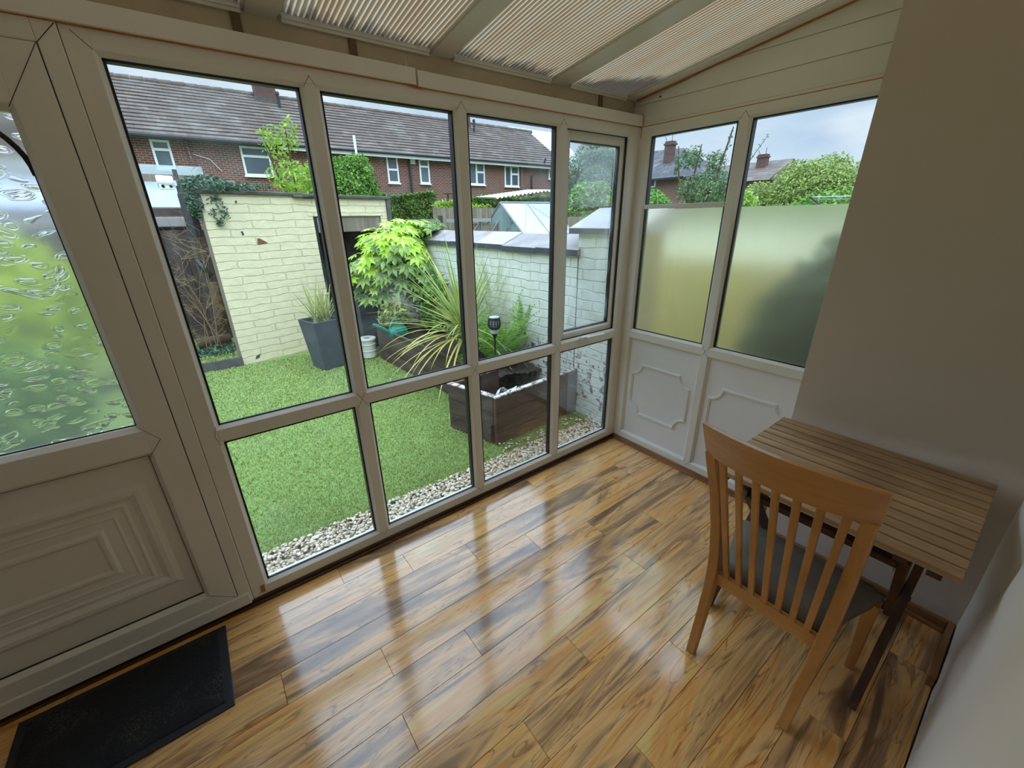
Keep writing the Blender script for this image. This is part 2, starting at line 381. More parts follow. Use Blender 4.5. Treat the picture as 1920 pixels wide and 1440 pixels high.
M['torch_cap'] = plain('torch_cap', lin(182, 186, 190), .25, .05, 12)
M['pot_grey'] = plain('pot_grey', lin(66, 70, 76), .55, .12, 9, .3)
M['pot_dark'] = plain('pot_dark', lin(52, 54, 60), .5, .1, 7, .2)
M['bucket'] = plain('bucket', lin(206, 204, 188), .5, .08, 7)
M['teal'] = plain('teal', lin(30, 112, 92), .35, .12, 6)
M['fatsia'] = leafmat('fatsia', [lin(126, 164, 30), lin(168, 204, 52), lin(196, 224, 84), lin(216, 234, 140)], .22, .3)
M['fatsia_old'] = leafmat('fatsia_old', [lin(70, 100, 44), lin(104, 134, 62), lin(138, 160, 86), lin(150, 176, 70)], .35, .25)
M['blade'] = leafmat('blade', [lin(110, 140, 64), lin(150, 172, 92), lin(186, 192, 116), lin(196, 184, 92)], .4, .25)
M['blade_yellow'] = leafmat('blade_yellow', [lin(190, 172, 80), lin(206, 186, 92), lin(214, 196, 120)], .4, .25)
M['potgrass'] = leafmat('potgrass', [lin(140, 150, 84), lin(176, 182, 116), lin(196, 196, 140)], .4, .25)
M['fern'] = leafmat('fern', [lin(96, 140, 52), lin(132, 176, 72), lin(160, 196, 96)], .45, .3)
M['bush'] = leafmat('bush', [lin(52, 92, 36), lin(90, 134, 50), lin(124, 166, 66), lin(150, 186, 84)], .5, .3)
M['hedge'] = leafmat('hedge', [lin(48, 76, 34), lin(78, 112, 46), lin(112, 144, 60), lin(138, 168, 74)], .5, .3)
M['deep_bush'] = leafmat('deep_bush', [lin(36, 52, 30), lin(56, 76, 40), lin(76, 98, 50)], .5, .2)
M['ash'] = leafmat('ash', [lin(112, 152, 50), lin(150, 186, 70), lin(190, 206, 92)], .4, .35)
M['grey_tree'] = leafmat('grey_tree', [lin(60, 84, 52), lin(96, 122, 78), lin(140, 160, 112)], .5, .3)
M['willow'] = leafmat('willow', [lin(86, 110, 46), lin(128, 150, 70), lin(164, 180, 96), lin(182, 192, 112)], .5, .3)
M['ivy'] = leafmat('ivy', [lin(44, 72, 56), lin(78, 108, 84), lin(112, 136, 108)], .4, .15)
M['dry'] = leafmat('dry', [lin(96, 78, 58), lin(142, 120, 92), lin(176, 156, 124)], .8, .1)
M['bark'] = plain('bark', lin(92, 76, 58), .9, .3, 16, .6)
M['door_bush'] = leafmat('door_bush', [lin(128, 152, 36), lin(186, 204, 60), lin(214, 224, 110)], .5, .35)
M['dark_fence'] = wood('dark_fence', [lin(58, 48, 46), lin(78, 66, 62), lin(98, 86, 82)], 2, .5, .6)
M['old_fence'] = wood('old_fence', [lin(104, 92, 78), lin(138, 126, 108), lin(164, 152, 134)], 2, .6, .8)
M['gutter_pale'] = plain('gutter_pale', lin(150, 146, 144), .4, .1, 5)
M['sheet_blue'] = plain('sheet_blue', lin(150, 158, 172), .25, .18, 3)
M['sheet_clear'] = clear_glass('sheet_clear', (.88, .92, .96, 1), haze=.5, hscale=3, lo=.2)
M['cam_white'] = plain('cam_white', lin(232, 232, 226), .35, .03, 6)
M['alu'] = plain('alu', lin(118, 124, 126), .35, .06, 8)
M['white_trim'] = plain('white_trim', lin(236, 236, 232), .45, .03, 4)
M['black_gutter'] = plain('black_gutter', lin(38, 38, 42), .4, .1, 4)
M['tan_fence'] = wood('tan_fence', [lin(168, 150, 84), lin(190, 172, 100), lin(206, 188, 118)], 2, .4, .8)
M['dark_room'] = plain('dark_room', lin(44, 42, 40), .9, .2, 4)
M['cardboard'] = plain('cardboard', lin(120, 96, 72), .9, .25, 9)

# ------------------------------------------------------------------ world, sun, camera
w = bpy.data.worlds.new('World'); SC.world = w; w.use_nodes = True
nt = w.node_tree; nt.nodes.clear()
def wn(typ, **kw):
    n = nt.nodes.new(typ)
    for k, v in kw.items(): setattr(n, k, v)
    return n
tc = wn('ShaderNodeTexCoord'); sp = wn('ShaderNodeSeparateXYZ'); nt.links.new(tc.outputs['Generated'], sp.inputs[0])
rp = wn('ShaderNodeValToRGB'); nt.links.new(sp.outputs['Z'], rp.inputs['Fac'])
e = rp.color_ramp.elements; e[0].position = 0; e[0].color = lin(212, 231, 247); e[1].position = .55; e[1].color = lin(150, 186, 226)
mpg = wn('ShaderNodeMapping'); mpg.inputs['Scale'].default_value = (1, 1, 2.6); nt.links.new(tc.outputs['Generated'], mpg.inputs['Vector'])
nz = wn('ShaderNodeTexNoise'); nz.inputs['Scale'].default_value = 2.3; nz.inputs['Detail'].default_value = 7; nz.inputs['Roughness'].default_value = .55; nt.links.new(mpg.outputs[0], nz.inputs['Vector'])
cr = wn('ShaderNodeValToRGB'); nt.links.new(nz.outputs['Fac'], cr.inputs['Fac'])
e = cr.color_ramp.elements; e[0].position = .36; e[0].color = (0, 0, 0, 1); e[1].position = .62; e[1].color = (1, 1, 1, 1)
nz2 = wn('ShaderNodeTexNoise'); nz2.inputs['Scale'].default_value = 4.2; nz2.inputs['Detail'].default_value = 5; nt.links.new(mpg.outputs[0], nz2.inputs['Vector'])
cc = wn('ShaderNodeValToRGB'); nt.links.new(nz2.outputs['Fac'], cc.inputs['Fac'])
e = cc.color_ramp.elements; e[0].position = .35; e[0].color = lin(170, 194, 222); e[1].position = .66; e[1].color = lin(232, 242, 252)
mx = wn('ShaderNodeMix', data_type='RGBA'); nt.links.new(cr.outputs[0], mx.inputs[0]); nt.links.new(rp.outputs[0], mx.inputs[6]); nt.links.new(cc.outputs[0], mx.inputs[7])
bg = wn('ShaderNodeBackground'); nt.links.new(mx.outputs[2], bg.inputs['Color']); mr = wn('ShaderNodeMapRange', interpolation_type='SMOOTHSTEP'); nt.links.new(sp.outputs['Z'], mr.inputs[0])
mr.inputs[1].default_value = .22; mr.inputs[2].default_value = .62; mr.inputs[3].default_value = .57; mr.inputs[4].default_value = 2.9     # an overcast sky is brightest overhead
nt.links.new(mr.outputs[0], bg.inputs['Strength'])
wo = wn('ShaderNodeOutputWorld'); nt.links.new(bg.outputs[0], wo.inputs['Surface'])

sl = bpy.data.lights.new('sun', 'SUN'); sl.energy = .5; sl.angle = math.radians(70); sl.color = (1, .97, .92)
so = bpy.data.objects.new('sun', sl); COL.objects.link(so)
so.rotation_euler = Vector((-.30, -.55, .80)).to_track_quat('Z', 'Y').to_euler(); so.location = (-3, -4, 9)

cam = bpy.data.cameras.new('camera'); co = bpy.data.objects.new('camera', cam); COL.objects.link(co); SC.camera = co
cam.sensor_width = 36; cam.lens = 769.036/1920*36; cam.clip_start = .02; cam.clip_end = 300
R_ = Vector((.79579779, -.60538557, -.01463513)); D_ = Vector((-.23844192, -.29104064, -.9265208)); F_ = Vector((.55664291, .74081284, -.37595879))
co.matrix_world = Matrix(((R_.x, -D_.x, -F_.x, -2.33534391), (R_.y, -D_.y, -F_.y, -1.8), (R_.z, -D_.z, -F_.z, 1.60340657), (0, 0, 0, 1)))

SC.view_settings.view_transform = 'Standard'; SC.view_settings.look = 'None'; SC.view_settings.gamma = 1; SC.view_settings.use_curve_mapping = False
SC.view_settings.exposure = 1.0
cy = SC.cycles; cy.max_bounces = 10; cy.diffuse_bounces = 5; cy.glossy_bounces = 4; cy.transmission_bounces = 8; cy.transparent_max_bounces = 24
cy.sample_clamp_indirect = 8; cy.blur_glossy = .5; cy.use_denoising = True

# ------------------------------------------------------------------ room: floor
BX0, BY0 = -3.55, -1.94            # left end, house wall
rows = []; P_ = .1386; y_top = -.007
joints = {0: [-2.11, -.907], 1: [-3.02, -1.817], 2: [-2.73, -1.525, -.32], 3: [-2.43, -1.229], 4: [-3.29, -2.09, -.889], 5: [-2.99, -1.782, -.57],
          6: [-2.118, -.918], 7: [-2.67, -1.465, -.26], 8: [-3.0, -1.796, -.59], 9: [-2.35, -1.147], 10: [-2.75, -1.55, -.35], 11: [-3.1, -1.9, -.69], 12: [-2.2, -1.0], 13: [-2.6, -1.4, -.504]}
bm_v = []; bm_f = []; rnds = []
g = .0011
for k in range(14):
    y1 = y_top-k*P_; y0 = max(y1-P_, BY0); 
    if k == 0: y1 = .0
    xs = [BX0]+sorted(joints[k])+[.02]
    for a, b_ in zip(xs[:-1], xs[1:]):
        n = len(bm_v)
        bm_v += [(a+g, y0+g, 0), (b_-g, y0+g, 0), (b_-g, y1-g, 0), (a+g, y1-g, 0), (a, y0, -.004), (b_, y0, -.004), (b_, y1, -.004), (a, y1, -.004)]
        bm_f += [(n, n+1, n+2, n+3), (n+4, n+5, n+1, n), (n+5, n+6, n+2, n+1), (n+6, n+7, n+3, n+2), (n+7, n+4, n, n+3)]
        r3 = (random.random(), random.random(), random.random(), 1); rnds += [r3]*20
me = bpy.data.meshes.new('floor'); me.from_pydata(bm_v, [], bm_f); me.update()
ca = me.attributes.new('rnd', 'FLOAT_COLOR', 'CORNER')
for i, c in enumerate(rnds): ca.data[i].color = c
fl = link('floor', me, M['laminate']); tag(fl, 'glossy wood-look laminate floor of tan and brown planks', 'floor', kind='structure')
MB().box(BX0, .02, BY0, .0, -.12, -.0045).build('subfloor', M['groove'], fl)

# dark beading and low skirting
b1 = MB(); b1.box(BX0, -.012, -.018, .012, 0, .032).box(BX0, -.012, -.030, -.016, 0, .014)
tag(b1.build('baseboard_front', M['darktrim'], bevel=.003), 'dark brown wood bead along the foot of the front glazing', 'baseboard', kind='structure')
b2 = MB(); b2.box(-.022, .004, -1.2, -.018, 0, .036).box(-.032, -.02, -1.2, -.03, 0, .013)
tag(b2.build('baseboard_right', M['skirt_y'], bevel=.003), 'brown wood bead along the foot of the side panels', 'baseboard', kind='structure')
b3 = MB(); b3.box(-.228, -.21, -1.92, -1.2, 0, .05).box(-.245, -.228, -1.92, -1.2, 0, .018)
tag(b3.build('trim_1', M['skirt_y'], bevel=.003), 'low brown skirting under the plastered wall behind the table', 'baseboard', kind='structure')
b4 = MB(); b4.box(-.56, -.21, -1.94, -1.921, 0, .05)
tag(b4.build('baseboard_back', M['skirt'], bevel=.003), 'short brown skirting at the foot of the pale back wall', 'baseboard', kind='structure')

# walls
wb = MB(); nxx = 60; nz_ = 30; vs = []
for j in range(nz_+1):
    for i in range(nxx+1):
        x = BX0-.15+(0.35-.21+BX0*-1+.0-.0)*0; x = -3.7+(-.21+3.7)*i/nxx; z = -.1+2.75*j/nz_
        u = x+.42*z
        wv = .017*math.sin(u*5.2+.6)+.010*math.sin(u*11+z*1.1+1.0)
        k = max(0, 1-abs(x+.62)/.55)*min(1, max(0, z/.35))
        vs.append((x, BY0-.004+wv*k, z))
fs = [(j*(nxx+1)+i+1, j*(nxx+1)+i, (j+1)*(nxx+1)+i, (j+1)*(nxx+1)+i+1) for j in range(nz_) for i in range(nxx)]
wb.add(vs, fs); wb.box(-3.7, .1, BY0-.25, BY0-.03, -.12, 2.65)
wbo = wb.build('wall_back', M['paint'], smooth=False); tag(wbo, 'pale painted house wall at right, uneven plaster', 'wall', kind='structure')
MB().box(-.21, .07, BY0-.2, -1.20, -.1, 2.7).build('wall_right', M['plaster'], bevel=.002)
tag(bpy.data.objects['wall_right'], 'beige bare plaster wall behind the slatted table', 'wall', kind='structure')

d2 = MB(); d2.box(-3.35, -2.40, BY0+.012, BY0+.02, .02, 2.12)  # dark doorway out of view, added to cut bounce onto the front frames
d2o = thing('bounce_blocker', 'unseen dark doorway added on the back wall to cut bounce light', 'door', (-2.9, BY0, 0), kind='structure'); d2.build('opening', M['dark_room'], d2o)
d3 = MB(); d3.box(-3.41, -3.35, BY0+.012, BY0+.05, 0, 2.18).box(-2.40, -2.35, BY0+.012, BY0+.05, 0, 2.18).box(-3.35, -2.40, BY0+.012, BY0+.05, 2.12, 2.18); d3.build('door_frame', M['oak'], d2o)

# ------------------------------------------------------------------ glazing
def bar(mb, s0, s1, a, b, T, vertical, l0=True, l1=True, face=-.012, back=.054, ch=.013, edge=.004):
    """frame member between s0..s1 (width) running a..b; bevelled bead on the sides that carry glass"""
    prof = [(s0, edge), (s0+ch, face)] if l0 else [(s0, face)]
    prof += [(s1-ch, face), (s1, edge)] if l1 else [(s1, face)]
    o1 = s1-.016 if l1 else s1; o0 = s0+.016 if l0 else s0
    prof += [(s1, back-.034), (o1, back), (o0, back), (s0, back-.034)]
    if vertical: mb.prism(prof, a, b, lambda p, q, t: T(p, q, t))
    else: mb.prism(prof, a, b, lambda p, q, t: T(t, q, p))
    return mb
def ring(mb, s0, s1, z0, z1, w, d0, d1, T):
    for (a, b, c, d) in ((s0, s0+w, z0, z1), (s1-w, s1, z0, z1), (s0+w, s1-w, z0, z0+w), (s0+w, s1-w, z1-w, z1)):
        mb.box(a, b, d0, d1, c, d, T)
    return mb
TF = lambda s, d, z: (s, d, z)            # front wall
TS = lambda s, d, z: (d, -s, z)           # side wall
def pane(parent, s0, s1, z0, z1, T, mat, d=.014, name='pane'):
    o = MB().box(s0-.003, s1+.003, d, d+.004, z0-.003, z1+.003, T).build(name, mat, parent)
    gm = MB(); w = .0065
    gm.box(s0, s0+w, .005, .036, z0, z1, T).box(s1-w, s1, .005, .036, z0, z1, T).box(s0, s1, .005, .036, z1-w, z1, T).box(s0, s1, .006, .014, z0, z0+w*.8, T)
    gm.build('gasket', M['gasket'], o)
    return o
ZT, ZM1, ZM0, ZB, ZTOP, ZBOT = 2.033, .879, .807, .09, 2.098, .03
X = [-2.393, -1.885, -1.817, -1.277, -1.206, -.667, -.593, -.095]
W1 = thing('window_1', 'white plastic glazed wall looking onto the garden', 'window', (-1.2, 0, 0), kind='structure')
fm = MB()
bar(fm, -2.462, X[0], ZBOT, ZTOP, TF, True, False, True); bar(fm, X[7], -.006, ZBOT, ZTOP, TF, True, True, False)
bar(fm, ZT, ZTOP, X[0]-.013, X[7]+.013, TF, False, True, False); bar(fm, ZBOT, ZB, X[0]-.013, X[7]+.013, TF, False, False, True)
fm.build('frame', M['upvc'], W1, bevel=.002)
for i in (1, 3, 5): bar(MB(), X[i], X[i+1], ZB-.012, ZT+.012, TF, True).build('mullion', M['upvc'], W1, bevel=.002)
for i in (0, 2, 4, 6):
    bar(MB(), ZM0, ZM1, X[i]-.012, X[i+1]+.012, TF, False).build('transom', M['upvc'], W1, bevel=.002)
    pane(W1, X[i], X[i+1], ZB, ZM0, TF, M['glass'])
    if i < 6: pane(W1, X[i], X[i+1], ZM1, ZT, TF, M['glass'])
# dark mitre seams where the members meet
sm = MB()
def seam(mb, pts, T, r=.0007, d=-.0124):
    for a, b in zip(pts[:-1], pts[1:]): mb.tube([T(a[0], d, a[1]), T(b[0], d, b[1])], r, 4)
for i in (1, 3, 5):
    c = (X[i]+X[i+1])/2; zc = (ZM0+ZM1)/2
    seam(sm, [(X[i]+.010, ZM1+.004), (c, zc), (X[i+1]-.010, ZM0-.004)], TF); seam(sm, [(X[i]+.010, ZM0-.004), (c, zc), (X[i+1]-.010, ZM1+.004)], TF)
    seam(sm, [(X[i]+.012, ZT+.002), (c, ZT+.036), (X[i+1]-.012, ZT+.002)], TF)
    seam(sm, [(X[i]+.012, ZB-.002), (c, ZB-.034), (X[i+1]-.012, ZB-.002)], TF)
seam(sm, [(X[0]-.012, ZT+.012), (-2.440, ZT+.050)], TF)
seam(sm, [(X[0]-.010, ZM1+.004), (-2.415, .843), (X[0]-.010, ZM0-.004)], TF)
seam(sm, [(X[0]-.010, ZB-.004), (-2.44, .045)], TF)
sm.build('mitre_seam', M['darkmetal'], W1)
MB().box(-2.428, -2.412, -.0135, -.008, .045, .085).build('packer', M['brass'], W1)
# opening light
sash = MB(); xa, xb, za, zb = -.606, -.052, .868, 2.046
ga, gb, gc, gd = -.541, -.122, .922, 1.986
for (p0, p1, lo, hi, vert) in ((xa, ga, za, zb, True), (gb, xb, za, zb, True)):
    bar(sash, p0, p1, lo, hi, TF, True, p0 != xa, p1 != xb, .022, .085, .011, .036)
bar(sash, za, gc, ga-.011, gb+.011, TF, False, False, True, .022, .085, .011, .036); bar(sash, gd, zb, ga-.011, gb+.011, TF, False, True, False, .022, .085, .011, .036)
so_ = sash.build('casement', M['upvc'], W1, bevel=.002)
o = MB().box(ga-.003, gb+.003, .044, .048, gc-.003, gd+.003).build('pane', M['glass_smeared'], so_)
gm = MB(); ring(gm, ga, gb, gc, gd, .0045, .036, .064, TF); gm.build('gasket', M['gasket'], so_)
gs = MB(); ring(gs, X[6]-.002, X[7]+.002, ZM1-.002, ZT+.002, .004, .006, .021, TF); gs.build('seal', M['gasket'], W1)
hd = MB(); hd.box(-.44, -.352, -.030, -.012, .862, .880).tube([(-.392, -.028, .872), (-.392, -.046, .876)], .010, 10)
hd.tube([(-.40, -.047, .877), (-.36, -.052, .880), (-.28, -.052, .878), (-.245, -.048, .874)], [.009, .0085, .007, .006], 10, .75)
hd.build('handle', M['cam_white'], W1, smooth=False)

# side glazing
W2 = thing('window_2', 'white plastic side glazing with frosted lower panes above white panels', 'window', (0, -.6, 0), kind='structure')
S = [.09, .593, .663, 1.165]
fm = MB(); bar(fm, .008, S[0], ZBOT, ZTOP-.012, TS, True, False, True); bar(fm, S[3], 1.199, ZBOT, ZTOP-.012, TS, True, True, False)
bar(fm, ZT, ZTOP-.012, S[0]-.013, S[3]+.013, TS, False, True, False); bar(fm, ZBOT, ZB, S[0]-.013, S[3]+.013, TS, False, False, True)
fm.build('frame', M['upvc'], W2, bevel=.002)
bar(MB(), S[1], S[2], ZB-.012, ZT+.012, TS, True).build('mullion', M['upvc'], W2, bevel=.002)
ZF = 1.638
def notch_path(s0, s1, z0, z1, r, n=7):
    pts = []
    for (cx, cz, a0) in ((s0, z0, PI/2), (s0, z1, 0), (s1, z1, -PI/2), (s1, z0, -PI)):
        seg = [(cx+r*math.cos(a0-PI/2*k/n), cz+r*math.sin(a0-PI/2*k/n)) for k in range(n+1)]
        pts += [seg]
    # order: travel up the left side, along the top, down the right, back along the bottom
    L = []
    for seg in pts: L += seg
    return L
def moulding(parent, s0, s1, z0, z1, r, T, d):
    base = [(s0, z0, 0), (s0, z1, -PI/2), (s1, z1, -PI), (s1, z0, PI/2)]
    L = []
    n = 7
    for cx, cz, a0 in base:
        for k in range(n+1):
            a = a0+PI/2*(1-k/n)+0
            L.append((cx+r*math.cos(a), cz+r*math.sin(a)))
    # each corner arc must run clockwise with the outline
    arcs = [L[i*(n+1):(i+1)*(n+1)] for i in range(4)]
    out = []
    for i, (cx, cz, _) in enumerate(base):
        arc = [(cx+r*math.cos(t), cz+r*math.sin(t)) for t in
               [[0+PI/2*k/n for k in range(n+1)], [-PI/2+PI/2*k/n for k in range(n+1)], [PI+PI/2*k/n for k in range(n+1)], [PI/2+PI/2*k/n for k in range(n+1)]][i]]
        if i == 0: arc = arc          # from (s0+r,z0) to (s0,z0+r)
        if i == 1: arc = arc[::1]     # from (s0,z1-r) to (s0+r,z1)
        if i == 2: arc = arc[::1]     # from (s1-r,z1) to (s1,z1-r)
        if i == 3: arc = arc[::-1][::-1]
        if i == 3: arc = [(s1+r*math.cos(PI/2+PI/2*k/n), z0+r*math.sin(PI/2+PI/2*k/n)) for k in range(n+1)]
        out += arc
    prof = [(-.011, 0), (-.009, .006), (-.004, .006), (-.002, .010), (.004, .010), (.006, .007), (.009, .007), (.011, 0)]
    N = len(out); vs = []; fs = []; m = len(prof)
    for i in range(N):
        p = Vector(out[i]); a = Vector(out[i-1]); c = Vector(out[(i+1) % N])
        d1 = (p-a).normalized() if (p-a).length > 1e-6 else (c-p).normalized(); d2 = (c-p).normalized() if (c-p).length > 1e-6 else d1
        n1 = Vector((-d1.y, d1.x)); n2 = Vector((-d2.y, d2.x)); nn = (n1+n2)
        nn = nn.normalized() if nn.length > 1e-6 else n1
        k = 1/max(.45, nn.dot(n1))
        for q, h in prof: vs.append(T(p.x+nn.x*q*k, d-h, p.y+nn.y*q*k))
    for i in range(N):
        for j in range(m-1): fs.append((i*m+j, i*m+j+1, ((i+1) % N)*m+j+1, ((i+1) % N)*m+j))
    return MB().add(vs, fs).build('panel_moulding', M['upvc_panel'], parent)
for i in (0, 2):
    bar(MB(), ZM0, ZM1, S[i]-.012, S[i+1]+.012, TS, False).build('transom', M['upvc'], W2, bevel=.002)
    pane(W2, S[i], S[i+1], ZM1, ZT, TS, M['glass'])
    fo = MB().box(S[i]+.004, S[i+1]-.004, .0195, .0215, ZM1+.003, ZF, TS).build('frosted_film', M['frosted'], W2)
    fo['label'] = 'frosted lower glazing'
    pn = MB().box(S[i]-.004, S[i+1]+.004, .008, .03, ZB-.004, ZM0+.004, TS).build('panel', M['upvc_panel'], W2)
    dx = 0 if i == 0 else .571
    moulding(pn, .124+dx, .556+dx, .268, .638, .075, TS, .008)
MB().box(S[0]-.002, S[1]+.002, -.004, .02, 1.640, 1.664, TS).build('film_rail', M['upvc'], W2, bevel=.002)
sm = MB(); c = (S[1]+S[2])/2; zc = (ZM0+ZM1)/2
seam(sm, [(S[1]+.01, ZM1+.004), (c, zc), (S[2]-.01, ZM0-.004)], TS); seam(sm, [(S[1]+.01, ZM0-.004), (c, zc), (S[2]-.01, ZM1+.004)], TS)
seam(sm, [(S[1]+.012, ZT+.002), (c, ZT+.036), (S[2]-.012, ZT+.002)], TS); seam(sm, [(S[1]+.012, ZB-.002), (c, ZB-.034), (S[2]-.012, ZB-.002)], TS)
sm.build('mitre_seam', M['darkmetal'], W2)

# door
D1 = thing('door_1', 'white plastic back door with leaf-patterned glass over a raised panel', 'door', (-2.95, 0, 0), kind='structure')
fm = MB(); fm.box(-2.512, -2.4635, -.016, .068, .03, ZTOP).box(-3.50, -3.452, -.016, .068, .03, ZTOP).box(-3.452, -2.512, -.016, .068, 2.042, ZTOP)
fm.build('door_frame', M['upvc'], D1, bevel=.003)
MB().box(-3.452, -2.470, -.030, .068, .03, .088).build('threshold', M['upvc'], D1, bevel=.005)
dg0, dg1, dz0, dz1 = -3.350, -2.614, .952, 1.880
df = MB(); TD = lambda s, d, z: (s, d-.006, z)
bar(df, dg1, -2.5135, .089, 2.040, TD, True, True, False, -.014, .06, .016, .006); bar(df, -3.4505, dg0, .089, 2.040, TD, True, False, True, -.014, .06, .016, .006)
bar(df, dz1, 2.040, dg0-.016, dg1+.016, TD, False, True, False, -.014, .06, .016, .006); bar(df, .835, dz0, dg0-.016, dg1+.016, TD, False, True, True, -.014, .06, .016, .006)
bar(df, .089, .167, dg0-.016, dg1+.016, TD, False, False, True, -.014, .06, .016, .006)
df.build('sash', M['upvc'], D1, bevel=.002)
sm = MB()
seam(sm, [(-2.514, 2.039), (dg1+.005, 1.888)], TD, .0008, -.0144); seam(sm, [(dg1, .957), (-2.565, .892), (dg1+.002, .832)], TD, .0008, -.0144); seam(sm, [(dg1+.003, .165), (-2.515, .09)], TD, .0008, -.0144)
seam(sm, [(-2.512, 2.041), (-2.466, 2.09)], TF, .0009, -.0164)
for xx in (-2.512,): seam(sm, [(xx, .09), (xx, 2.04)], TF, .0013, -.0158)
sm.build('mitre_seam', M['darkmetal'], D1)
# glass with rounded upper corner and black surround
r = .15; prof = [(dg0, dz0), (dg1, dz0)]+[(dg1-r+r*math.cos(a), dz1-r+r*math.sin(a)) for a in [PI/2*k/10 for k in range(11)]]+[(dg0+r+r*math.cos(a), dz1-r+r*math.sin(a)) for a in [PI/2+PI/2*k/10 for k in range(11)]]
gl = MB(); gl.prism([(dg0-.003, dz0-.003), (dg1+.003, dz0-.003), (dg1+.003, dz1+.003), (dg0-.003, dz1+.003)], .012, .016, lambda p, q, t_: (p, t_, q)); go = gl.build('door_glass', M['patterned'], D1)
gk = MB(); N = len(prof)
for i in range(N):
    a = prof[i]; b_ = prof[(i+1) % N]; gk.tube([(a[0], .009, a[1]), (b_[0], .009, b_[1])], .0042 if i not in range(2, N-1) else .0075, 6)
gk.build('gasket', M['gasket'], go)
pp = MB(); pp.box(dg0-.003, dg1+.003, .006, .03, .164, .838)
po = pp.build('lower_panel', M['upvc'], D1)
gp = MB(); ring(gp, dg0-.001, dg1+.003, .164, .838, .0035, -.0015, .007, TF); gp.build('gasket', M['gasket'], po)
def step_ring(mb, x0, x1, z0, z1, w, d, h):
    prof = [(0, 0), (w*.35, h), (w*.65, h), (w, 0)]
    outer = [(x0, z0), (x1, z0), (x1, z1), (x0, z1)]; vs = []; fs = []
    for (q, hh) in prof:
        for (x, z), (sx_, sz_) in zip(outer, ((1, 1), (-1, 1), (-1, -1), (1, -1))): vs.append((x+sx_*q, d-hh, z+sz_*q))
    for i in range(len(prof)-1):
        for k in range(4): fs.append((i*4+k, i*4+(k+1) % 4, i*4+4+(k+1) % 4, i*4+4+k))
    return mb.add(vs, fs)
mo = MB(); xl = 2*-2.99
step_ring(mo, -3.325, -2.655, .262, .735, .052, .006, .009); step_ring(mo, -3.262, -2.722, .322, .675, .016, .006, .003)
step_ring(mo, -3.215, -2.758, .362, .640, .012, .006, .002); step_ring(mo, -3.180, -2.802, .398, .600, .03, .006, .006)
mo.build('panel_moulding', M['upvc'], po)

# fascia, eaves and gable cladding
tf = thing('trim_2', 'white fascia boards above the front glazing', 'trim', (-1.4, 0, 2.1), kind='structure')
for a, b_, dz in ((BX0, -1.452, 0), (-1.444, -.012, -.004)):
    MB().box(a, b_, -.030, .004, 2.095+dz, 2.149+dz).build('fascia_board', M['upvc'], tf, bevel=.0015)
sl_ = MB(); sl_.tube([(BX0, -.014, 2.0955), (-1.5, -.014, 2.0955), (-1.445, -.020, 2.088), (-1.40, -.014, 2.092), (-.012, -.014, 2.0915)], .0042, 6)
sl_.tube([(-.010, -.026, 2.03), (-.010, -.026, 2.15)], .004, 6); sl_.tube([(-.004, -.012, .09), (-.004, -.012, 2.09)], .0026, 6)
sl_.build('sealant', M['sealant'], tf)
t2 = thing('trim_3', 'white eaves board between fascia and roof sheets', 'trim', (-1.4, .06, 2.15), kind='structure')
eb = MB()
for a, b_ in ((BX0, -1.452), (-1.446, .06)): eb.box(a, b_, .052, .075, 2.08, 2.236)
eb.build('eaves_board', M['upvc_dirty_shaded'], t2)
ck = MB()
for x in (-2.03, -1.66, -.30):
    ck.box(x-.014, x+.014, .044, .0525, 2.146, 2.232); 
ck.build('eaves_clip', plain('grime', lin(110, 86, 60), .6, .35, 60), t2)
pitch = .14
RZ = lambda y, z0: z0-pitch*y
ce = thing('ceiling', 'lean-to roof of ribbed bronze plastic sheets between white bars', 'ceiling', (-1.4, -.9, 2.3), kind='structure')
bars = [(-3.345, -3.25), (-2.66, -2.57), (-2.0, -1.907), (-1.335, -1.245), (-.665, -.552), (-.077, .06)]
ybk = BY0
def slope_box(mb, x0, x1, za, zb):
    vs = [(x, y, RZ(y, z)) for x in (x0, x1) for y in (.085, ybk) for z in (za, zb)]
    return mb.add(vs, [(0,1,3,2),(4,6,7,5),(0,4,5,1),(2,3,7,6),(0,2,6,4),(1,5,7,3)])
for i, (a, b_) in enumerate(bars):
    mbb = MB(); slope_box(mbb, a, b_, 2.238, 2.275)
    slope_box(mbb, a-.012, a, 2.247, 2.275) if i else None
    if i < 5: slope_box(mbb, b_, b_+.012, 2.247, 2.275)
    mbb.build('glazing_bar', M['upvc'], ce, bevel=.002)
edges = [BX0]+[v_ for p_ in bars for v_ in p_]
spans = [(BX0, -3.345), (-3.25, -2.66), (-2.57, -2.0), (-1.907, -1.335), (-1.245, -.665), (-.552, -.077)]
for a, b_ in spans:
    step = .0190/6; k0 = math.ceil(a/step); k1 = math.floor(b_/step)
    xs_ = np.array([a]+[k*step for k in range(k0, k1+1)]+[b_])
    zz = .0028*np.abs(np.cos(PI*(xs_/.0190-.03)))**3
    V = np.concatenate([np.stack([xs_, np.full_like(xs_, .08), 2.253-pitch*.08-zz], 1), np.stack([xs_, np.full_like(xs_, ybk), 2.253-pitch*ybk-zz], 1)])
    n = len(xs_); F = np.array([(i, i+1, n+i+1, n+i) for i in range(n-1)])
    ro = numesh('roof_sheet', V, F, M['roof_sheet'], ce)
    uc = MB()
    uc.box(a+.012, b_-.012, .040, .078, 2.222, 2.2355); uc.box(a+.012, b_-.012, .034, .044, 2.232, 2.250)
    uc.build('end_profile', M['upvc'], ce, bevel=.001)
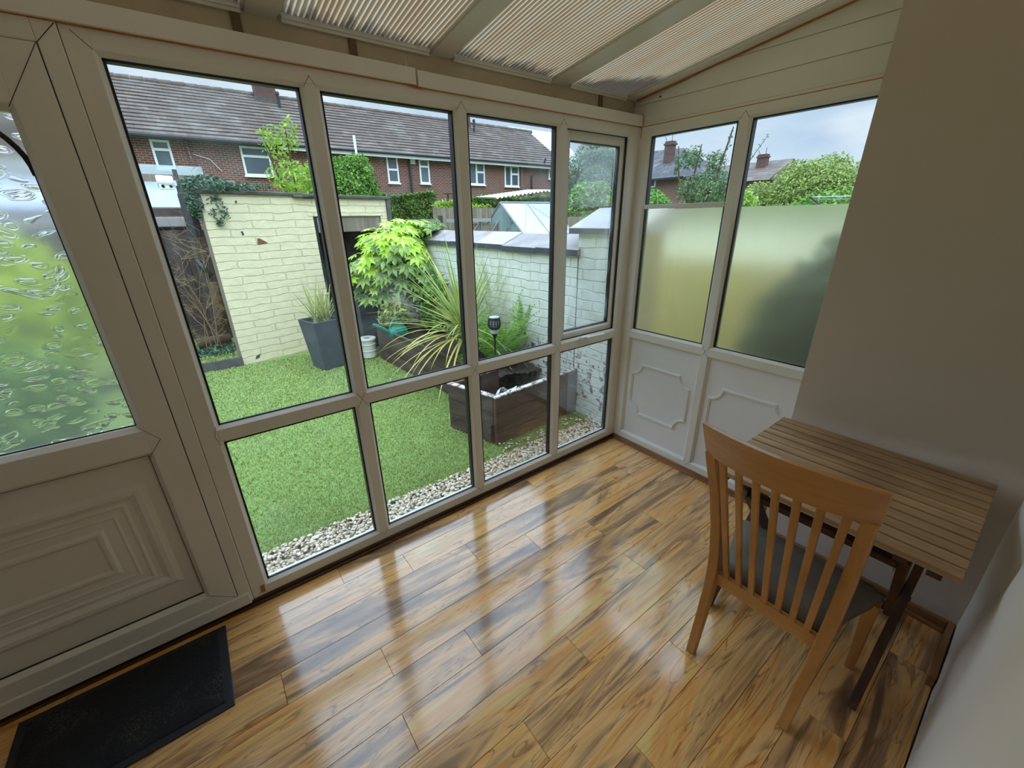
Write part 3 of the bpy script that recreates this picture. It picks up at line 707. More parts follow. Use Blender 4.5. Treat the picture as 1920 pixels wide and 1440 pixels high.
# gable cladding boards (horizontal, tongue and groove), cut by the roof slope
gb_ = thing('trim_4', 'white horizontal cladding boards above the side glazing', 'trim', (0, -.6, 2.2), kind='structure')
zs = [2.086, 2.105, 2.205, 2.305, 2.405, 2.52]
for z0, z1 in zip(zs[:-1], zs[1:]):
    gp = .004 if z0 > 2.1 else .002
    dd = .0 if z0 > 2.1 else -.006
    ylow = lambda z: max(min(.05, (2.236-z)/pitch), -1.2)   # y where the roof underside reaches z
    ya, yb = ylow(z0), ylow(z1-gp)
    if ya <= -1.2: continue
    if yb <= -1.2: pr_ = [(ya, z0), (-1.2, z0), (-1.2, RZ(-1.2, 2.236))]
    else: pr_ = [(ya, z0), (-1.2, z0), (-1.2, z1-gp), (yb, z1-gp)]
    MB().prism(pr_, dd, .03, lambda p, q, t_: (t_, p, q)).build('cladding_board', M['upvc'], gb_)
MB().prism([(.05, 2.08), (-1.2, 2.08), (-1.2, 2.42), (.05, 2.24)], .006, .05, lambda p, q, t_: (t_, p, q)).build('backing', M['upvc'], gb_)
sl_ = MB(); sl_.tube([(-.006, -.02, 2.087), (-.006, -1.2, 2.087)], .0035, 6); sl_.tube([(-.004, .03, 2.238-pitch*.03-.004), (-.004, -.55, 2.238+pitch*.55-.005), (-.004, -1.2, 2.238+pitch*1.2-.003)], .0035, 6)
sl_.build('sealant', M['sealant'], gb_)
sc_h = MB(); sc_h.tube([(-.003, -.125, 2.222), (.0, -.125, 2.222)], .005, 8); sc_h.build('screw_hook', M['gasket'], gb_)
# left end of the room: unseen, made solid to cut side light on the frames
MB().box(BX0-.1, BX0, BY0-.2, .07, -.1, 2.7).build('wall_left', M['plaster']); tag(bpy.data.objects['wall_left'], 'beige plaster end wall beside the door', 'wall', kind='structure')
MB().box(BX0, -3.50, -.01, .068, .03, ZTOP).build('trim_5', M['upvc']); tag(bpy.data.objects['trim_5'], 'white post left of the door', 'trim', kind='structure')
# outside sill and step below the glazing
MB().box(BX0-.06, .075, .013, .072, -.12, .0295).build('trim_6', M['coping']); tag(bpy.data.objects['trim_6'], 'grey masonry plinth under the glazing', 'plinth', kind='structure')
MB().box(.03, .075, -1.94, .012, -.12, .0295).build('trim_7', M['coping']); tag(bpy.data.objects['trim_7'], 'grey masonry plinth under the side glazing', 'plinth', kind='structure')

# ------------------------------------------------------------------ furniture
def local_thing(name, label, cat, loc, rz=0, group=None):
    o = thing(name, label, cat, loc, rz, group); WO.pop(o.name); return o

ch = local_thing('dining_chair', 'light oak dining chair with slatted back and grey seat, drawn up to the table', 'chair', (-.908, -1.497, 0), 0)
zpost = [(0, -.205), (.15, -.168), (.28, -.138), (.36, -.127), (.46, -.134), (.60, -.165), (.76, -.218), (.90, -.280), (.935, -.294)]
def post_y(z): return .166+.030*z
def back_x(z): return float(np.interp(z, [p[0] for p in zpost]+[1.05], [p[1] for p in zpost]+[-.346]))
for sg in (1, -1):
    pth = [(x, sg*post_y(z), z) for z, x in zpost]
    MB().sweep(pth, [.015, .016, .017, .018, .018, .018, .017, .016, .016], [.016, .018, .021, .024, .023, .021, .018, .016, .015]).build('rear_leg', M['oak'], ch, bevel=.003)
# crest rail: curved in plan, leaning back
def crest_pt(u, z, off):      # u -1..1
    y = u*(.2115+.003*(z-.92)/.12); bow = -.040*(1-u*u)
    return (back_x(z)+bow+.004+off, y, z-.010*(1-u*u)*0)
vs = []; fs = []; nu = 18
for i in range(nu+1):
    u = -1+2*i/nu
    zt = 1.040+.004*(1-u*u); zb = .920
    vs += [crest_pt(u, zb, -.011), crest_pt(u, zt, -.011), crest_pt(u, zt, .011), crest_pt(u, zb, .011)]
for i in range(nu):
    for k in range(4): fs.append((i*4+k, i*4+(k+1) % 4, i*4+4+(k+1) % 4, i*4+4+k))
fs += [(3, 2, 1, 0), (nu*4, nu*4+1, nu*4+2, nu*4+3)]
MB().add(vs, fs).build('crest_rail', M['oak_y'], ch, bevel=.003)
for k in range(7):
    u = -1+2*(k+1)/8
    pth = []
    for z in np.linspace(.345, .935, 8):
        q = (z-.345)/.59
        yb = u*.172; yt = u*.205
        pth.append((-.123+(back_x(.935)+.123+.002)*q-.036*(1-u*u)*q**1.3, yb+(yt-yb)*q, z))
    MB().sweep(pth, .0095, .0065).build('back_slat', M['oak'], ch, bevel=.002)
MB().box(-.139, -.115, -.172, .172, .315, .366).build('back_rail', M['oak_y'], ch, bevel=.003)
for sg in (1, -1):
    MB().sweep([(.212, sg*.236, 0), (.208, sg*.232, .20), (.203, sg*.228, .335)], [.014, .017, .020], [.015, .018, .021]).build('front_leg', M['oak'], ch, bevel=.003)
    MB().sweep([(-.118, sg*.152, .318), (.19, sg*.205, .318)], .010, .022).build('side_rail', M['oak_x'], ch, bevel=.002)
    for x, y in ((.205, sg*.228), (-.203, sg*.176)):
        pass
MB().box(.195, .214, -.205, .205, .297, .345).build('front_rail', M['oak_y'], ch, bevel=.003)
# padded seat with rounded edge
vs = []; fs = []; nu = 16; nv = 16
for i in range(nu+1):
    for j in range(nv+1):
        a = i/nu; b_ = j/nv
        x = -.108+.335*a; hw = .158+.092*a
        # rounded front corners
        y = (2*b_-1)*hw
        ed = min(a, 1-a, b_, 1-b_)*2
        z = .365+.042*(1-(1-min(1, ed*2.6))**2.6)+.008*math.sin(PI*a)*math.sin(PI*b_)
        vs.append((x, y, z))
for i in range(nu):
    for j in range(nv): fs.append((i*(nv+1)+j, (i+1)*(nv+1)+j, (i+1)*(nv+1)+j+1, i*(nv+1)+j+1))
n0 = len(vs); vs += [(x*.985, y*.97, .322) for x, y, z in vs[:n0]]
for i in range(nu):
    for j in range(nv): fs.append((n0+i*(nv+1)+j, n0+i*(nv+1)+j+1, n0+(i+1)*(nv+1)+j+1, n0+(i+1)*(nv+1)+j))
per = [i*(nv+1) for i in range(nu+1)]+[nu*(nv+1)+j for j in range(1, nv+1)]+[i*(nv+1)+nv for i in range(nu-1, -1, -1)]+[j for j in range(nv-1, 0, -1)]
for a, b_ in zip(per, per[1:]+per[:1]): fs.append((a, n0+a, n0+b_, b_))
MB().add(vs, fs).build('seat', M['seat_fabric'], ch, smooth=True)

tb = local_thing('slatted_table', 'small folding wooden table with slatted grey-brown top against the plaster wall', 'table', (-.572, -1.523, 0))
mt = MB(); n = 12; x0, x1 = .336, -.338; pw = (x0-x1)/n
for k in range(n):
    a = x1+k*pw; mt.box(a+.0040, a+pw-.0040, -.347, .345, .680, .700)
mt.build('tabletop', M['table_slats'], tb, bevel=.0025)
for y in (-.225, -.297, .225, .297): MB().box(-.325, .325, y-.016, y+.016, .656, .6795).build('batten', M['table_leg_x'], tb, bevel=.002)
for sg in (-1, 1):
    MB().sweep([(-.296, sg*.262, .004), (.255, sg*.262, .648)], .013, .026).build('leg', M['table_leg'], tb, bevel=.003)
    MB().sweep([(.290, sg*.2345, .006), (-.262, sg*.2345, .648)], .014, .027).build('leg', M['table_leg'], tb, bevel=.003)
    br = MB(); br.box(-.275, -.235, sg*.2345-.016 if sg > 0 else sg*.2345+.0142, sg*.2345-.0142 if sg > 0 else sg*.2345+.016, .585, .653)
    br.build('hinge_plate', M['darkmetal'], tb)
    pv = MB(); pv.tube([(-.004, sg*.232, .322), (-.004, sg*.278, .322)], .009, 10); pv.build('pivot_bolt', M['darkmetal'], tb)
MB().sweep([(.248, -.22, .05), (.248, .22, .05)], .012, .018, side=(0, 0, 1)).build('stretcher', M['table_leg'], tb, bevel=.002)
MB().sweep([(-.185, -.22, .56), (-.185, .22, .56)], .012, .018, side=(0, 0, 1)).build('stretcher', M['table_leg'], tb, bevel=.002)

dm = thing('doormat', 'black rubber-edged doormat lying inside the back door', 'doormat', (-2.88, -.25, 0))
bo = MB(); bo.box(-3.185, -2.580, -.447, -.055, .0005, .006); bo.build('rubber_border', M['rubber'], dm, bevel=.002)
nx_, ny_ = 150, 90; xs_ = np.linspace(-3.160, -2.605, nx_); ys_ = np.linspace(-.420, -.080, ny_)
XX, YY = np.meshgrid(xs_, ys_); ZZ = .0095+RNG.random(XX.shape)*.0028; ZZ[0] = ZZ[-1] = .006; ZZ[:, 0] = ZZ[:, -1] = .006
V = np.stack([XX.ravel(), YY.ravel(), ZZ.ravel()], 1)
I = (np.arange(ny_-1)[:, None]*nx_+np.arange(nx_-1)[None]).ravel(); F = np.stack([I, I+1, I+nx_+1, I+nx_], 1)
numesh('pile', V, F, M['mat_pile'], dm)

# ------------------------------------------------------------------ garden ground
G = -.10
gd = MB(); gd.box(-9, 3.2, .44, 4.26, G-.3, G-.012); tag(gd.build('lawn', M['turf_base']), 'green artificial lawn between the glazing and the brick outhouse', 'lawn', kind='structure')
ft = MB(); ft.box(-30, 60, 5.9, 60, G-.35, G-.03).box(.62, 60, -20, 5.9, G-.35, G-.03).box(-30, -9, -20, 5.9, G-.35, G-.03)
tag(ft.build('ground', M['far_ground']), 'rough garden ground beyond the yard', 'ground', kind='structure')
rt = MB(); rt.box(-6, -2.10, 4.30, 5.9, G-.3, -.012).box(-2.10, .62, 4.26, 5.9, G-.3, G-.02)
tag(rt.build('terrace', M['turf_base']), 'raised turf step beside the brick outhouse', 'lawn', kind='structure')
tag(MB().box(-6, -2.085, 4.262, 4.30, G-.1, .004).build('kerb', M['stone_dark']), 'dark edging of the raised turf step', 'kerb', kind='structure')

def blades(name, n, x0, x1, y0, y1, z, h, mat, bias=1.0, wid=.0022):
    x = RNG.uniform(x0, x1, n); y = y0+(y1-y0)*RNG.random(n)**bias
    a = RNG.uniform(0, 2*PI, n); L = h*RNG.uniform(.6, 1.2, n); le = RNG.uniform(.2, .9, n)
    wv = wid*(1+.35*(y-y0))
    bx, by = np.cos(a), np.sin(a); px, py = -by, bx
    base = np.stack([x, y, np.full(n, z)], 1)
    V = np.empty((n, 5, 3))
    V[:, 0] = base+np.stack([px*wv, py*wv, 0*x], 1); V[:, 1] = base-np.stack([px*wv, py*wv, 0*x], 1)
    mid = base+np.stack([bx*L*le*.35, by*L*le*.35, L*.62], 1)
    V[:, 2] = mid-np.stack([px*wv, py*wv, 0*x], 1)*.8; V[:, 3] = mid+np.stack([px*wv, py*wv, 0*x], 1)*.8
    V[:, 4] = base+np.stack([bx*L*le, by*L*le, L*(1-.25*le)], 1)
    i = np.arange(n)[:, None]*5
    F = np.concatenate([i+np.array([[0, 1, 2]]), i+np.array([[0, 2, 3]]), i+np.array([[3, 2, 4]])], 0)
    o = numesh(name, V.reshape(-1, 3), F, mat)
    return o
o = blades('grass', 170000, -4.3, .25, .43, 4.26, G-.014, .022, M['turf'], 1.5, .0017); tag(o, 'short bright green artificial grass blades of the lawn', 'grass', kind='stuff')
o = blades('grass', 30000, -6.0, -2.1, 4.30, 5.72, -.014, .035, M['turf'], 1.2, .005); tag(o, 'artificial grass blades on the raised step', 'grass', kind='stuff')

# pebbles
ico_v = []; p_ = (1+5**.5)/2
ico_v = np.array([(-1,p_,0),(1,p_,0),(-1,-p_,0),(1,-p_,0),(0,-1,p_),(0,1,p_),(0,-1,-p_),(0,1,-p_),(p_,0,-1),(p_,0,1),(-p_,0,-1),(-p_,0,1)])/math.hypot(1, p_)
ico_f = np.array([(0,11,5),(0,5,1),(0,1,7),(0,7,10),(0,10,11),(1,5,9),(5,11,4),(11,10,2),(10,7,6),(7,1,8),(3,9,4),(3,4,2),(3,2,6),(3,6,8),(3,8,9),(4,9,5),(2,4,11),(6,2,10),(8,6,7),(9,8,1)])
def subdiv(V, F):
    V = [tuple(v) for v in V]; c = {}; out = []
    def mid(a, b):
        k = (min(a, b), max(a, b))
        if k not in c:
            m = (np.array(V[a])+np.array(V[b]))/2; V.append(tuple(m/np.linalg.norm(m))); c[k] = len(V)-1
        return c[k]
    for a, b, d in F:
        x, y, z = mid(a, b), mid(b, d), mid(d, a); out += [(a, x, z), (b, y, x), (d, z, y), (x, y, z)]
    return np.array(V), np.array(out)
ico2_v, ico2_f = subdiv(ico_v, ico_f)
def stones(P, size):
    n = len(P); sc_ = size[:, None]*np.stack([RNG.uniform(.9, 1.5, n), RNG.uniform(.7, 1.1, n), RNG.uniform(.45, .75, n)], 1)
    a = RNG.uniform(0, 2*PI, n); ca_, sa = np.cos(a), np.sin(a); t_ = RNG.uniform(-.5, .5, n)
    W_ = ico2_v[None]*(1+RNG.uniform(-.14, .14, (n, len(ico2_v), 1)))*sc_[:, None, :]
    X_ = W_[..., 0]*ca_[:, None]-W_[..., 1]*sa[:, None]; Y_ = W_[..., 0]*sa[:, None]+W_[..., 1]*ca_[:, None]; Z_ = W_[..., 2]+X_*t_[:, None]*.4
    V = np.stack([X_, Y_, Z_], 2)+P[:, None, :]
    F = (ico2_f[None]+(np.arange(n)*len(ico2_v))[:, None, None]).reshape(-1, 3)
    return V.reshape(-1, 3), F
n = 9500
P = np.stack([RNG.uniform(-4.0, .248, n), RNG.uniform(.085, .445, n), RNG.uniform(G-.016, G+.006, n)], 1)
ex = np.stack([RNG.uniform(-.75, .25, 70), .44+np.abs(RNG.normal(0, .07, 70)), np.full(70, G+.012)], 1)
P = np.concatenate([P, ex]); V, F = stones(P, RNG.uniform(.0065, .0115, len(P)))
o = numesh('gravel', V, F, M['pebbles'], None, True); tag(o, 'strip of pale rounded pebbles along the foot of the glazing', 'gravel', kind='stuff')
tag(MB().box(-9, .62, .072, .44, G-.3, G-.025).build('gravel_bed', M['grit']), 'dark earth under the pebble strip', 'ground', kind='structure')

# ------------------------------------------------------------------ painted boundary wall
bw = thing('boundary_wall', 'low white-painted brick wall with sloping stone copings beside the planters', 'wall', (.40, 2.3, G), kind='structure')
MB().box(.25, .46, .69, 4.62, G-.1, 1.31).build('wall_face', M['white_brick'], bw)
MB().box(.25, .52, .09, .70, G-.1, 1.485).build('wall_pier', M['white_brick'], bw)
MB().box(.256, .52, .082, .0895, G-.1, 1.485).build('pier_end', M['pier_brick'], bw)
y = .668
for k in range(8):
    L = .515+.03*random.random(); ya, yb = y+.003, y+L-.003; y += L
    dz = random.uniform(-.006, .006)
    MB().prism([(.212, 1.300+dz), (.212, 1.350+dz), (.245, 1.362+dz), (.47, 1.458+dz), (.50, 1.458+dz), (.50, 1.31+dz)], ya, yb, lambda p, q, t_: (p, t_, q)).build('coping_stone', [M['coping'], M['coping'], M['coping_pale']][k % 3], bw, bevel=.006)
    MB().box(.2075, .2118, ya+.002, yb-.002, 1.299+dz, 1.348+dz).build('coping_edge', M['coping_dark'], bw)
pc = MB(); pc.prism([(.212, 1.488), (.212, 1.520), (.56, 1.668), (.60, 1.668), (.60, 1.488)], .08, .775, lambda p, q, t_: (p, t_, q)); pc.build('pier_cap', M['coping_pale'], bw, bevel=.006)
MB().box(.2065, .2115, .082, .773, 1.474, 1.516).build('cap_edge', M['coping_dark'], bw)

# ------------------------------------------------------------------ brick outhouse
sdir = Vector((1.302, .285, 0)).normalized(); ang = math.atan2(.285, 1.302)
sh = local_thing('brick_outhouse', 'flat-roofed outhouse of cream-painted brick with an open doorway', 'outhouse', (-2.078, 4.287, 0), ang)
zt_ = 1.90
wm = MB()
wm.box(0, 1.245, 0, .12, G-.15, zt_)                     # front, left of doorway
wm.box(1.245, 2.29, 0, .12, 1.655, zt_)                  # over the doorway
wm.box(2.29, 2.42, 0, .12, G-.15, zt_)
wm.build('front_wall', M['cream_brick'], sh)
SK = lambda x, y, z: (x+.245*y, y, z)      # the side walls run straight back from the yard
MB().box(0, .12, .12, 1.15, G-.15, zt_, SK).box(2.30, 2.42, .12, 1.15, G-.15, zt_, SK).box(0, 2.42, 1.15, 1.25, G-.15, zt_, SK).build('side_wall', M['cream_brick'], sh)
MB().box(-.010, .004, .004, .10, G, 1.86).build('corner_strip', M['old_fence'], sh)
rf = MB(); rf.box(-.03, 1.18, -.035, 1.27, zt_, zt_+.04, SK).box(1.15, 2.46, -.05, 1.27, zt_-.015, zt_+.03, SK)
for a, b_ in ((1.02, 1.30), (1.12, 1.36)): rf.box(a, b_, -.06, .25, zt_-.022, zt_+.012)
rf.build('roof_slab', M['stone_dark'], sh, bevel=.012)
for pts_, m_ in (([(.335, 1.495), (.358, 1.500), (.366, 1.46), (.345, 1.445)], 'coping_dark'), ([(.488, 1.338), (.50, 1.408), (.525, 1.412), (.612, 1.352), (.56, 1.345)], 'chip'), ([(.350, 1.832), (.372, 1.838), (.376, 1.815), (.355, 1.80)], 'chip'), ([(.14, -.07), (.16, -.03), (.215, -.01), (.19, -.06)], 'coping_dark')):
    MB().prism(pts_, -.003, .004, lambda p, q, t_: (p, t_, q)).build('chipped_spot', M[m_], sh)
MB().box(1.18, 2.34, -.006, .0, 1.660, 1.735).build('lintel', M['cream_brick'], sh, bevel=.003)
MB().box(1.246, 1.285, .01, .11, G, 1.655).build('door_frame', M['black_plastic'], sh)
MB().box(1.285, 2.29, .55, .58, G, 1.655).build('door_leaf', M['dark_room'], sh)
MB().box(1.30, 2.285, .02, .06, 1.45, 1.65).build('old_board', M['old_fence'], sh)
MB().box(2.40, 2.47, -.03, .14, 1.55, 1.93).build('corner_stone', M['stone_dark'], sh, bevel=.01)
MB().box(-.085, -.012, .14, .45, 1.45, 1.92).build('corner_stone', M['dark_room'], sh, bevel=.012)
MB().box(1.215, 1.275, -.012, 0, .62, .64).build('latch', M['white_trim'], sh)

bd = thing('timber_block', 'weathered timber block lying on the outhouse roof', 'timber', (-1.83, 4.72, 1.945))
MB().box(-2.0, -1.655, 4.66, 4.80, 1.962, 2.066, lambda x, y, z: (x, y+.2*(x+1.83), z)).build('block', M['old_fence'], bd, bevel=.008)

def leafcloud(name, parent, mat, pts, nrm, size, aspect=.5, jitter=.9):
    """small folded leaves at pts (n,3) facing nrm"""
    n = len(pts); size = np.broadcast_to(size, n)
    d = nrm+RNG.normal(0, jitter, (n, 3)); d /= np.linalg.norm(d, axis=1)[:, None]+1e-9
    u = np.cross(d, RNG.normal(0, 1, (n, 3))); u /= np.linalg.norm(u, axis=1)[:, None]+1e-9
    v = np.cross(d, u)
    s = size[:, None]
    V = np.empty((n, 6, 3))
    V[:, 0] = pts-u*s; V[:, 1] = pts-u*s*.15+v*s*aspect+d*s*.18; V[:, 2] = pts+u*s*.55+v*s*aspect*.6+d*s*.12
    V[:, 3] = pts+u*s; V[:, 4] = pts+u*s*.55-v*s*aspect*.6+d*s*.12; V[:, 5] = pts-u*s*.15-v*s*aspect+d*s*.18
    i = np.arange(n)[:, None]*6
    F = np.concatenate([i+np.array([[0, 3, 2, 1]]), i+np.array([[0, 5, 4, 3]])], 0)
    return numesh(name, V.reshape(-1, 3), F, mat, parent)
def lump(n, c, r, seed=0, shell=.55, lobes=9, zmin=-1):
    """points in an uneven rounded crown"""
    rg = np.random.default_rng(seed); d = rg.normal(0, 1, (n, 3)); d /= np.linalg.norm(d, axis=1)[:, None]
    d[:, 2] = np.maximum(d[:, 2], zmin)
    L = rg.normal(0, 1, (lobes, 3)); L /= np.linalg.norm(L, axis=1)[:, None]
    b = (np.clip(d @ L.T, 0, 1)**6).max(1)
    rad = (.78+.25*b)*(shell+(1-shell)*rg.random(n))**.6
    return np.array(c)+d*rad[:, None]*np.array(r), d

iv = thing('ivy', 'blue-green ivy trailing over the outhouse roof corner', 'ivy', (-2.05, 4.45, 1.9))
p1, d1 = lump(700, (-1.98, 4.36, 2.0), (.30, .18, .10), 1); p2, d2 = lump(380, (-2.13, 4.28, 1.83), (.09, .10, .20), 2); p3, d3 = lump(220, (-1.62, 4.40, 1.985), (.32, .12, .045), 3); p4, d4 = lump(90, (-1.93, 4.29, 1.72), (.10, .03, .22), 4)
leafcloud('foliage', iv, M['ivy'], np.concatenate([p1, p2, p3, p4]), np.concatenate([d1, d2, d3, d4]), .030, .35, .8)

# dead shrub, logs, lamp beside the outhouse
db = thing('dead_shrub', 'dry brown leafless shrub beside the outhouse wall', 'shrub', (-2.33, 4.85, -.01))
tm = MB(); rg = random.Random(3)
def twig(p, d, L, r, depth):
    path = [Vector(p)]
    for _ in range(4): d = (d+Vector((rg.uniform(-.25, .25), rg.uniform(-.25, .25), rg.uniform(-.1, .2)))).normalized(); path.append(path[-1]+d*L/4)
    tm.tube(path, [r, r*.9, r*.75, r*.6, r*.45], 4)
    if depth:
        for _ in range(6 if depth > 1 else 4):
            q = path[rg.randint(1, 4)]; twig(q, Vector((rg.uniform(-1, 1), rg.uniform(-.7, .7), rg.uniform(-.1, .8))).normalized(), L*.42, r*.6, depth-1)
for (x, y, h) in ((-2.36, 4.8, 1.4), (-2.30, 4.9, 1.2), (-2.42, 4.85, .8), (-2.24, 4.8, .9), (-2.30, 4.78, 1.5)): twig((x, y, -.01), Vector((rg.uniform(-.08, .1), 0, 1)), h, .0055, 3)
tm.build('twigs', M['dry'], db)
for k, (a, b_, r, lb) in enumerate((((-2.5, 5.0, .08), (-2.12, 5.05, .10), .07, 'thick brown log lying at the foot of the dead shrub'), ((-2.20, 5.2, -.012), (-2.13, 5.15, .85), .06, 'upright brown log leaning behind the dead shrub'))):
    o = MB().tube([a, tuple((Vector(a)+Vector(b_))/2+Vector((.01, 0, .01))), b_], [r, r*.95, r*.9], 12).build('log', M['bark'], None, True); tag(o, lb, 'log')
o = MB().tube([(-2.24, 4.62, 1.20), (-2.20, 4.60, 1.08), (-2.145, 4.58, .98)], [.03, .045, .04], 12).build('bulkhead_lamp', M['black_plastic'], None, True); tag(o, 'black tube-shaped lamp fixed beside the outhouse corner', 'lamp')
tag(leafcloud('ground_ivy', None, M['ivy'], *(lambda q: (q[0], q[1]))(lump(420, (-2.32, 4.72, .0), (.32, .25, .10), 7, zmin=0)), .035, .4, .8), 'low green weeds at the foot of the dead shrub', 'weeds', kind='stuff')

# fence and neighbour's lean-to at the back left
df_ = thing('dark_fence', 'dark brown close-boarded fence behind the dead shrub', 'fence', (-3.4, 5.75, 0))
for k in range(16):
    x = -5.2+k*.205; MB().box(x, x+.2, 5.72, 5.745, -.05, 1.51).build('board', M['dark_fence'], df_)
MB().box(-5.2, -1.95, 5.745, 5.80, .5, .58).box(-5.2, -1.95, 5.745, 5.80, 1.3, 1.38).build('rail', M['dark_fence'], df_)
lt = thing('lean_to', 'neighbouring lean-to with bluish roof sheet and grey gutter above the dark fence', 'lean-to', (-3.4, 6.0, 0))
MB().box(-5.2, -2.20, 5.80, 5.86, 1.55, 1.68).build('gutter', M['gutter_pale'], lt, bevel=.015)
MB().box(-5.2, -2.18, 5.80, 5.83, 1.69, 1.785).build('fascia', M['dark_fence'], lt)
MB().prism([(5.80, 1.79), (6.35, 2.13), (6.35, 2.145), (5.80, 1.805)], -5.2, -2.22, lambda p, q, t_: (t_, p, q)).build('roof_sheet', M['sheet_blue'], lt)
MB().box(-5.2, -2.12, 6.35, 6.42, 2.10, 2.24).build('ridge_beam', M['old_fence'], lt)
MB().box(-5.2, -1.85, 6.36, 6.37, 2.24, 2.36).build('clear_strip', M['sheet_clear'], lt)
MB().box(-5.2, -2.12, 5.9, 6.4, -.1, 1.55).build('shed_body', M['dark_fence'], lt)
ps = thing('camera_post', 'dark timber post carrying the white security camera', 'post', (-2.235, 5.25, 0))
MB().sweep([(-2.24, 5.3, -.02), (-2.235, 5.3, 1.2), (-2.205, 5.3, 2.22)], .03, .025).build('post', M['stone_dark'], ps, bevel=.006)
scm = thing('security_camera', 'white weatherproof security camera on the dark timber post', 'security camera', (-2.32, 5.18, 2.06))
hs = MB(); hs.tube([(-2.410, 5.22, 2.075), (-2.405, 5.22, 2.075), (-2.25, 5.20, 2.068), (-2.246, 5.20, 2.068)], [.060, .070, .068, .058], 20); hs.box(-2.40, -2.255, 5.155, 5.20, 1.985, 2.06); hs.build('housing', M['cam_white'], scm, smooth=False, bevel=.006)
for x, z, r in ((-2.362, 2.02, .017), (-2.285, 2.02, .015)): MB().tube([(x, 5.157, z), (x, 5.148, z-.002)], r, 14).build('lens', M['gasket'], scm)
MB().box(-2.26, -2.22, 5.22, 5.28, 2.03, 2.09).build('bracket', M['cam_white'], scm)

# ------------------------------------------------------------------ planters
pa = local_thing('timber_planter', 'dark timber planter box with worn white rim near the glazing', 'planter', (-.705, .584, G), math.atan2(.071, .965))
PH = .41
for k in range(3):
    z0 = .004+k*.135; z1 = z0+.131
    MB().box(0, .955, 0, .035, z0, z1).build('front_board', M['planter'], pa, bevel=.003)
    MB().box(-.002, .033, .036, .52, z0, z1, lambda x, y, z: (x-.20*(y-.036), y, z)).build('side_board', M['planter_y'], pa, bevel=.003)
MB().box(-.085, .45, .50, .535, .12, PH-.004).build('back_board', M['planter'], pa, bevel=.003)
MB().box(-.004, .958, -.003, .042, PH-.002, PH+.010).box(-.006, .040, .042, .535, PH-.002, PH+.010, lambda x, y, z: (x-.20*(y-.042), y, z)).build('rim', M['rim'], pa, bevel=.002)
MB().box(.22, .455, .495, .54, PH-.004, PH+.008).build('rim', M['rim'], pa, bevel=.002)
MB().box(.83, .953, -.012, -.001, .01, PH).build('slate_board', M['slate_board'], pa)
MB().box(-.03, .95, .036, .52, .03, .17).build('soil', M['soil'], pa)
n = 26
vs = [(.16*i/7+.05*j/5, .20-.17*j/5+.02*math.sin(i*1.1), .12+.14*(j/5)**2*(.6+.4*math.sin(i*.8+.4))+.05*(i/7)**2) for j in range(6) for i in range(8)]
fs = [(j*8+i, j*8+i+1, (j+1)*8+i+1, (j+1)*8+i) for j in range(5) for i in range(7)]
sh_ = thing('plastic_liner', 'crumpled pale plastic sheet inside the near timber planter', 'plastic sheet', (-.60, .72, .08))
pl = MB(); pl.add([(q[0]*1.25-.66, q[1]*1.1+.655, q[2]*1.2+.015) for q in vs], fs)
lo = pl.build('sheet', M['plastic_sheet'], sh_, True); so2 = lo.modifiers.new('thick', 'SOLIDIFY'); so2.thickness = .003
rb = thing('timber_bed', 'long dark timber raised bed along the white wall', 'raised bed', (-.2, 2.3, G))
A = Vector((-.455, 1.13, 0)); B = Vector((-.605, 3.38, 0)); dr = (B-A).normalized(); nr = Vector((dr.y, -dr.x, 0))
for k in range(3):
    z0 = G+.004+k*.135; z1 = z0+.131
    vs = [(p.x+nr.x*o_, p.y+nr.y*o_, z) for p in (A, B) for o_ in (0, .038) for z in (z0, z1)]
    MB().add(vs, [(0,1,3,2),(4,6,7,5),(0,4,5,1),(2,3,7,6),(0,2,6,4),(1,5,7,3)]).build('side_board', M['planter_y'], rb, bevel=.003)
    MB().box(-.60, .248, 3.38, 3.415, z0, z1).build('end_board', M['planter'], rb, bevel=.003)
vs = [(p.x+nr.x*o_, p.y+nr.y*o_, z) for p in (A, B) for o_ in (-.004, .042) for z in (G+.409, G+.418)]
MB().add(vs, [(0,1,3,2),(4,6,7,5),(0,4,5,1),(2,3,7,6),(0,2,6,4),(1,5,7,3)]).build('rim', M['planter_y'], rb)
sv = []; nx_, ny_ = 26, 80
for j in range(ny_):
    y = 1.13+2.24*j/(ny_-1); xl_ = A.x+(B.x-A.x)*(y-A.y)/(B.y-A.y)+.04
    for i in range(nx_):
        x = xl_+(.248-xl_)*i/(nx_-1); sv.append((x, y, G+.30+.02*math.sin(x*9+y*3)+random.uniform(-.012, .012)))
MB().add(sv, [(j*nx_+i, j*nx_+i+1, (j+1)*nx_+i+1, (j+1)*nx_+i) for j in range(ny_-1) for i in range(nx_-1)]).build('soil', M['soil'], rb)
n = 260; P = np.stack([RNG.uniform(-.45, .24, n), RNG.uniform(.70, 1.6, n), np.full(n, .0)], 1); P[:, 2] = np.where(P[:, 1] < 1.13, .076, .215)
P = P[(P[:, 1] > 1.2) | (P[:, 1] < 1.02)]
V, F = stones(P, RNG.uniform(.006, .014, len(P))); tag(numesh('soil_clods', V, F, M['earth'], None, True), 'loose clods and chips on the planter soil', 'debris', kind='stuff')

